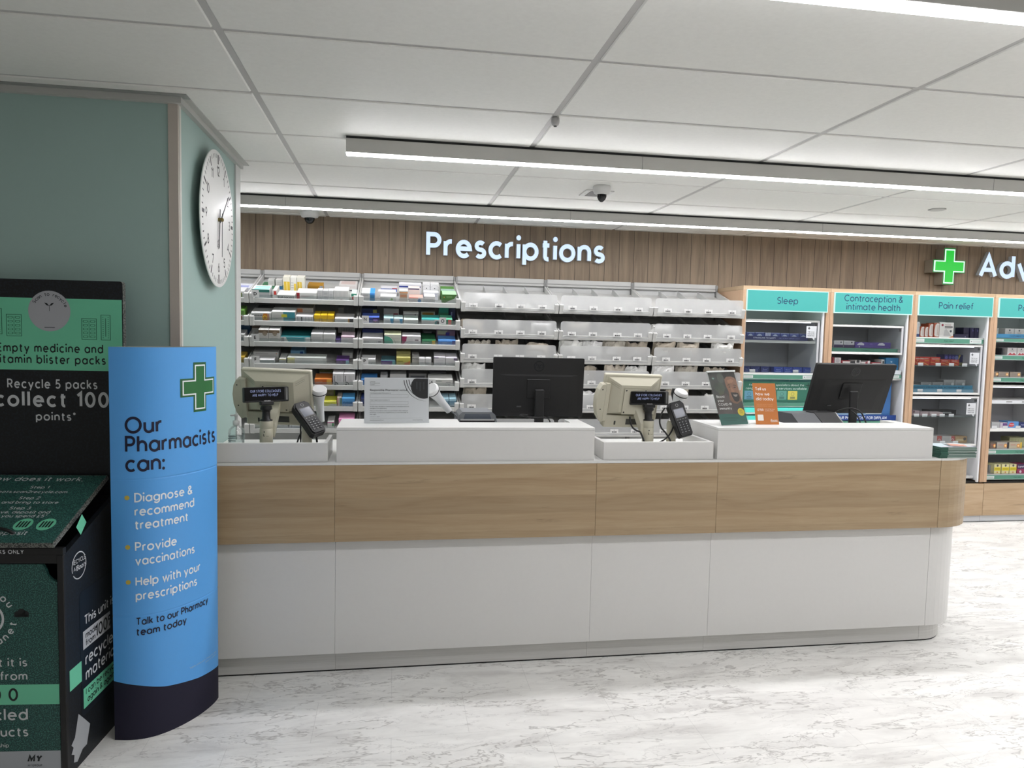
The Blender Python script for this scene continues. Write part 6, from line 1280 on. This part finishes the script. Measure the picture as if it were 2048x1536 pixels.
def panel(m):
    m.M = org; N = 40; V = []
    for i in range(N+1):
        s = ATOT*i/N; zd = dark_top(s)
        for z in (0, zd, zd, .48, .484, .488, 1.002, 1.006, 1.010, SH): V.append(on_stand(s, z, -.0012 if z in (.484, 1.006) else 0))
    K = 10
    for j in range(K-1):
        if j == 1: continue
        m.mesh(V, [(i*K+j, (i+1)*K+j, (i+1)*K+j+1, i*K+j+1) for i in range(N)], DNAVY if j == 0 else BLUE, True)
    def tx(s_, s0, z, size, c, wt=.13, fit=None): m.text(s_, None, None, None, size, c, wt, -.01, 'l', fit=fit, fn=lambda a, b: on_stand(s0+a, z+b, .0012))
    dk, wh = C('#0c0e30', .45), C('#eef3f6', .4)
    for s_, z, f in (('Our', 1.179, .128), ('Pharmacists', 1.107, .40), ('can:', 1.035, .135)): tx(s_, .056, z, .064, dk, .13, f)
    for s_, z, f in (('Diagnose &', .920, .225), ('recommend', .868, .232), ('treatment', .817, .202), ('Provide', .733, .150), ('vaccinations', .680, .232), ('Help with your', .600, .262), ('prescriptions', .545, .243)): tx(s_, .085, z, .036, wh, .13, f)
    for z in (.938, .750, .616): m.face([on_stand(.060+.009*math.cos(R(a)), z+.009*math.sin(R(a)), .0012) for a in range(0, 360, 24)], C('#c9b24a', .4))
    for s_, z, f in (('Talk to our Pharmacy', .448, .308), ('team today', .408, .190)): tx(s_, .085, z, .030, dk, .14, f)
    for s_, z, f in (('*Eligibility criteria apply. Charges may apply', .215, .165), ('Subject to availability', .203, .08)): tx(s_, ATOT-.03-f, z, .0065, C('#a9bfd2', .4), .1, f)
    sc, zc = .355, 1.342
    def cr(a, b, c, off): 
        P = cross(a, b)
        for q in (((-b, -a), (b, a)), ((-a, -b), (-b, b)), ((b, -b), (a, b))):
            n = 8
            for k in range(n):
                x0, x1 = q[0][0]+(q[1][0]-q[0][0])*k/n, q[0][0]+(q[1][0]-q[0][0])*(k+1)/n
                m.face([on_stand(sc+x0, zc+q[0][1], off), on_stand(sc+x1, zc+q[0][1], off), on_stand(sc+x1, zc+q[1][1], off), on_stand(sc+x0, zc+q[1][1], off)], c)
    cr(.098, .036, C('#1f5c30', .4), .001); cr(.0885, .029, wh, .0016); cr(.083, .0235, C('#256b35', .4), .0022)
part('printed_front', t, panel)
def back(m):
    m.M = org; V = []; N = 14
    for i in range(N+1):
        k = i/N; p = SL0+SU*(.423*k)-SN*(.030*4*k*(1-k)); V += [p, p+Vector((0, 0, SH))]
    m.mesh(V, [(2*i+2, 2*i, 2*i+1, 2*i+3) for i in range(N)], C('#9b9a92', .6), True)
part('back_sheet', t, back, 'plain card back')

# ================================================================ medicine-pack recycling bin
BT = Matrix.Translation((-1.108, 2.623, 0)) @ Matrix.Rotation(R(-5), 4, 'Z')
t = thing('recycling_bin', 'black and green recycling bin for empty blister packs at left edge', 'recycling bin', M=BT)
BW, BD, BH = .60, .40, .795
MINT, WPR, DK = C('#70cba4', .45), C('#cdd0d2', .5), C('#0c1416', .5)
def frame(m):
    m.box((-BW, 0, .0), (-BW+.028, BD, BH), M_BLACKM); m.box((-.022, 0, .0), (0, .016, BH), M_BLACKM, .002); m.box((-BW, .002, BH-.03), (-.022, .02, BH), M_BLACKM); m.box((-BW, .004, 0), (-.022, .02, .03), M_BLACKM)
    m.mesh([(-.02, .016, 0), (-.001, .016, 0), (-.001, BD, 0), (-.02, BD, 0), (-.02, .016, BH), (-.001, .016, BH), (-.001, BD, BH+.125), (-.02, BD, BH+.125)], [(0, 3, 2, 1), (4, 5, 6, 7), (0, 1, 5, 4), (1, 2, 6, 5), (2, 3, 7, 6), (3, 0, 4, 7)], M_SPECKD)
    m.box((-BW+.028, BD-.02, 0), (-.02, BD, BH+.12), M_SPECKD); m.box((-BW+.03, .02, .01), (-.022, BD-.02, .02), M_BLACKM)
part('bin_body', t, frame)
def fpanel(m):
    P = [(-BW+.03, .03), (-.024, .03), (-.024, .700), (-.040, .706), (-.055, .722), (-.062, .745), (-.072, .762), (-BW+.03, .762)]
    m.prism(P, (0, .004, 0), X_, Z_, Y_, .014, M_SPECK)
    F = lambda x, z: (x, .0034, z)
    def tx(s_, x, z, size, c=WPR, wt=.12): m.text(s_, F(x, z), X_, Z_, size, c, wt, .03, 'r')
    m.box((-BW+.03, .0032, .269), (-.024, .0036, .340), MINT); m.box((-BW+.03, .0032, .03), (-.024, .0036, .102), C('#a9adb2', .5))
    tx('Made from 100', -.156, .282, .046, DK) if False else m.text('0', (-.160, .0028, .282), X_, Z_, .046, DK, .13, .03, 'r'); m.text('10', (-.216, .0028, .282), X_, Z_, .046, DK, .13, .03, 'r')
    tx('what it is', -.128, .404, .030); tx('made from', -.128, .356, .030); tx('recycled', -.130, .213, .042); tx('products', -.130, .155, .034); tx('in partnership', -.195, .117, .014, WPR, .1)
    m.text('MY', (-.088, .0028, .062), X_, Z_, .026, DK, .24, -.02, 'r', slant=.2); m.text('MYGROUP', (-.086, .0028, .047), X_, Z_, .007, DK, .12, .06, 'r')
    for a, ch in zip((70, 52, 34), 'you'):                       # lettering round the planet emblem
        c, s_ = math.cos(R(a)), math.sin(R(a)); m.text(ch, (-.255+.078*c, .0034, .572+.078*s_), (s_, 0, -c), (c, 0, s_), .026, WPR, .13, 0, 'c')
    for a, ch in zip((-12, -30, -48, -64), 'tena'):
        c, s_ = math.cos(R(a)), math.sin(R(a)); m.text(ch, (-.255+.098*c, .0034, .572+.098*s_), (-s_, 0, c), (-c, 0, -s_), .026, WPR, .13, 0, 'c')
    m.ring((-.255, .0034, .572), X_, (0, 0, 1), .052, .008, WPR)
    for x, z, r_ in ((-.155, .588, .011), (-.142, .594, .014), (-.128, .589, .011)): m.disc((x, .0032, z), X_, Z_, r_, DK, 14)
    m.box((-.165, .0032, .578), (-.118, .0034, .588), DK)
part('front_panel', t, fpanel)
def side(m):
    S = lambda y, z, o=.0008: (-.001+o, y, z); Yv = (0, 1, 0)
    def q(y0, z0, y1, z1, c, o=.0008): m.face([S(y0, z0, o), S(y1, z0, o), S(y1, z1, o), S(y0, z1, o)], c)
    q(.025, .30, .105, .375, MINT); m.prism(rr(.26, .46, .02, 4, .100, .165), S(0, 0, .0004), Yv, Z_, X_, .0003, C('#08121c', .5)); q(.118, .408, .32, .475, C('#b9bcc0', .5), .0012); q(.114, .19, .34, .265, MINT, .0012)
    tx = lambda s_, y, z, size, c=WPR, wt=.12: m.text(s_, S(y, z, .0018), Yv, Z_, size, c, wt, -.005)
    tx('This unit is', .128, .495, .036); tx('made', .135, .444, .024, DK); tx('from', .135, .415, .024, DK); tx('100%', .205, .416, .048, DK); tx('recycled', .130, .345, .046); tx('materials', .130, .288, .046); tx('I can be recycled', .130, .236, .024, DK); tx('again & again', .140, .204, .024, DK)
    m.ring(S(.101, .727, .0012), Yv, Z_, .047, .004, WPR, 30, 200); m.ring(S(.101, .727, .0012), Yv, Z_, .047, .004, WPR, 215, 385); m.text('RECYCLE', S(.101, .737, .0012), Yv, Z_, .016, WPR, .12, 0, 'c'); m.text('AT', S(.077, .714, .0012), Yv, Z_, .014, WPR, .12, 0, 'c'); m.text('Boots', S(.116, .711, .0012), Yv, Z_, .019, WPR, .14, -.03, 'c', slant=.3)
    m.face([S(*p, .0012) for p in ((.064, .024), (.100, .050), (.130, .050), (.155, .114), (.120, .150), (.077, .193), (.050, .120), (.026, .105), (.040, .090), (.026, .072), (.045, .06), (.04, .035))], C('#a5a8ab', .5))
part('side_print', t, side)
ZL0, ZL1 = .822, .978
def lid(m):
    a = math.atan2(ZL1-ZL0, BD-.01); L_ = math.hypot(ZL1-ZL0, BD-.01); T = Matrix.Translation((0, -.008, ZL0)) @ Matrix.Rotation(a, 4, 'X'); m.M = T
    m.box((-BW+.02, 0, 0), (-.024, L_, .018), M_SPECKE, .001); m.box((-BW+.022, .004, .0182), (-.028, L_-.004, .0188), M_SPECK)
    U = lambda x, y: (x, y, .0192)
    def tx(s_, x, y, size, c=WPR, al='c'): m.text(s_, U(x, y), X_, Y_, size, c, .11, .03, al)
    tx('How does it work.', -.10, L_-.045, .030, WPR, 'r'); xs = -.22
    for s_, y, z in (('Step 1', L_-.095, .018), ('register at boots.scan2recycle.com', L_-.125, .017), ('Step 2', L_-.165, .018), ('your products and bring to store', L_-.192, .017), ('Step 3', L_-.228, .018), ('QR code above, deposit and', L_-.252, .017), ('points when you spend \u00a35*', L_-.275, .017)): m.text(s_, U(-.235 if 'Step' in s_ else -.12, y), X_, Y_, z, WPR, .11, .01, 'c' if 'Step' in s_ else 'r')
    for x in (-.175, -.098):
        m.disc(U(x, .105), X_, Y_, .030, MINT, 24, .034)
        for k in range(4): m.box((x-.018+.01*k, .088, .0193), (x-.012+.01*k, .122, .0196), DK)
    tx('deposit', -.135, .045, .024, WPR, 'r')
part('lid', t, lid)
part('lid_handle', t, lambda m: m.tube(bezier((-.30, .045, ZL0+.035), (-.28, .03, ZL0+.065), (-.19, .02, ZL0+.065), (-.178, .035, ZL0+.035)), .006, M_BLACK, 8), 'black handle')
def slot(m):
    m.box((-BW+.03, .001, BH+.0005), (-.001, .02, ZL0-.004), M_BLACKM); m.text('BLISTER PACKS ONLY', (-.128, .0005, BH+.004), X_, Z_, .014, WPR, .16, .05, 'r')
part('opening_rim', t, slot)
def header(m):
    x0, x1, y = -BW, .030, BD+.001; z0, z1 = .90, 1.748
    m.prism(rr(x1-x0, z1-z0, .012, 4, x0, z0), (0, y, 0), X_, Z_, Y_, .024, M_SPECKE, M_SPECKD)
    B = lambda x, z: (x, y-.0008, z)
    m.box((x0+.001, y-.0005, 1.400), (x1-.004, y, 1.677), MINT)
    m.disc(B(-.243, 1.628), X_, Z_, .078, C('#a9abb0', .5), 40)
    for a, ch in zip([150-9.2*k for k in range(15)], 'Scan to recycle'):
        if ch != ' ':
            c, s_ = math.cos(R(a-2)), math.sin(R(a-2)); m.text(ch, (-.243+.058*c, y-.0012, 1.628+.058*s_), (s_, 0, -c), (c, 0, s_), .0135, DK, .11, 0, 'c')
    for sx in (-1, 1): m.face([(-.243, y-.0012, 1.648), (-.243+sx*.008, y-.0012, 1.658), (-.243+sx*.018, y-.0012, 1.660), (-.243+sx*.010, y-.0012, 1.650)][::sx], DK)
    m.box((-.2437, y-.0012, 1.628), (-.2423, y-.0008, 1.65), DK); m.box((-.262, y-.0012, 1.564), (-.224, y-.0009, 1.566), DK)
    g = C('#1f5c46', .45)
    def blister(cx, cz, w_, h_, pill):
        for q in ((-w_/2, -h_/2, w_/2, -h_/2+.0016), (-w_/2, h_/2-.0016, w_/2, h_/2), (-w_/2, -h_/2, -w_/2+.0016, h_/2), (w_/2-.0016, -h_/2, w_/2, h_/2)): m.box((cx+q[0], y-.0012, cz+q[1]), (cx+q[2], y-.0004, cz+q[3]), g)
        if pill:
            for i in (-1, 1):
                for j in range(5):
                    zc = cz-h_*.36+h_*.18*j; xc = cx+i*w_*.24
                    P = rr(w_*.34, h_*.1, h_*.045, 3, xc-w_*.17, zc-h_*.05); Q = [(xc+(a-xc)*.8, zc+(b-zc)*.7) for a, b in P]
                    m.mesh([(a, y-.001, b) for a, b in P+Q], [(k, (k+1) % len(P), len(P)+(k+1) % len(P), len(P)+k) for k in range(len(P))], g)
            m.box((cx-.0006, y-.0012, cz-h_*.4), (cx+.0006, y-.0004, cz+h_*.4), g)
        else:
            for i in (-1, 1):
                for j in range(11): m.disc((cx+i*w_*.27, y-.001, cz-h_*.4+h_*.08*j), X_, Z_, .0016, g, 8)
            m.box((cx-.001, y-.0012, cz-h_*.36), (cx+.001, y-.0004, cz+h_*.36), g)
    blister(-.374, 1.571, .056, .084, True); blister(-.097, 1.562, .056, .082, True); blister(-.035, 1.569, .036, .098, False); blister(-.436, 1.585, .036, .098, False)
    def tx(s_, x, z, size, c, wt=.12, f=None): m.text(s_, B(x, z), X_, Z_, size, c, wt, .06, 'r', fit=f)
    tx('Empty medicine and', -.046, 1.468, .035, DK, .13, .392); tx('vitamin blister packs', -.037, 1.424, .035, DK, .13, .418)
    tx('Recycle 5 packs', -.070, 1.328, .037, WPR, .13, .335); tx('collect 100', -.028, 1.256, .062, WPR, .15, .425); tx('points*', -.152, 1.203, .034, WPR, .13, .150)
part('header_board', t, header)
part('side_tab', t, lambda m: m.face([(.0012, .085, .868), (.0012, .125, .905), (.0012, .155, .868), (.0012, .115, .832)], MINT), 'mint green tab')
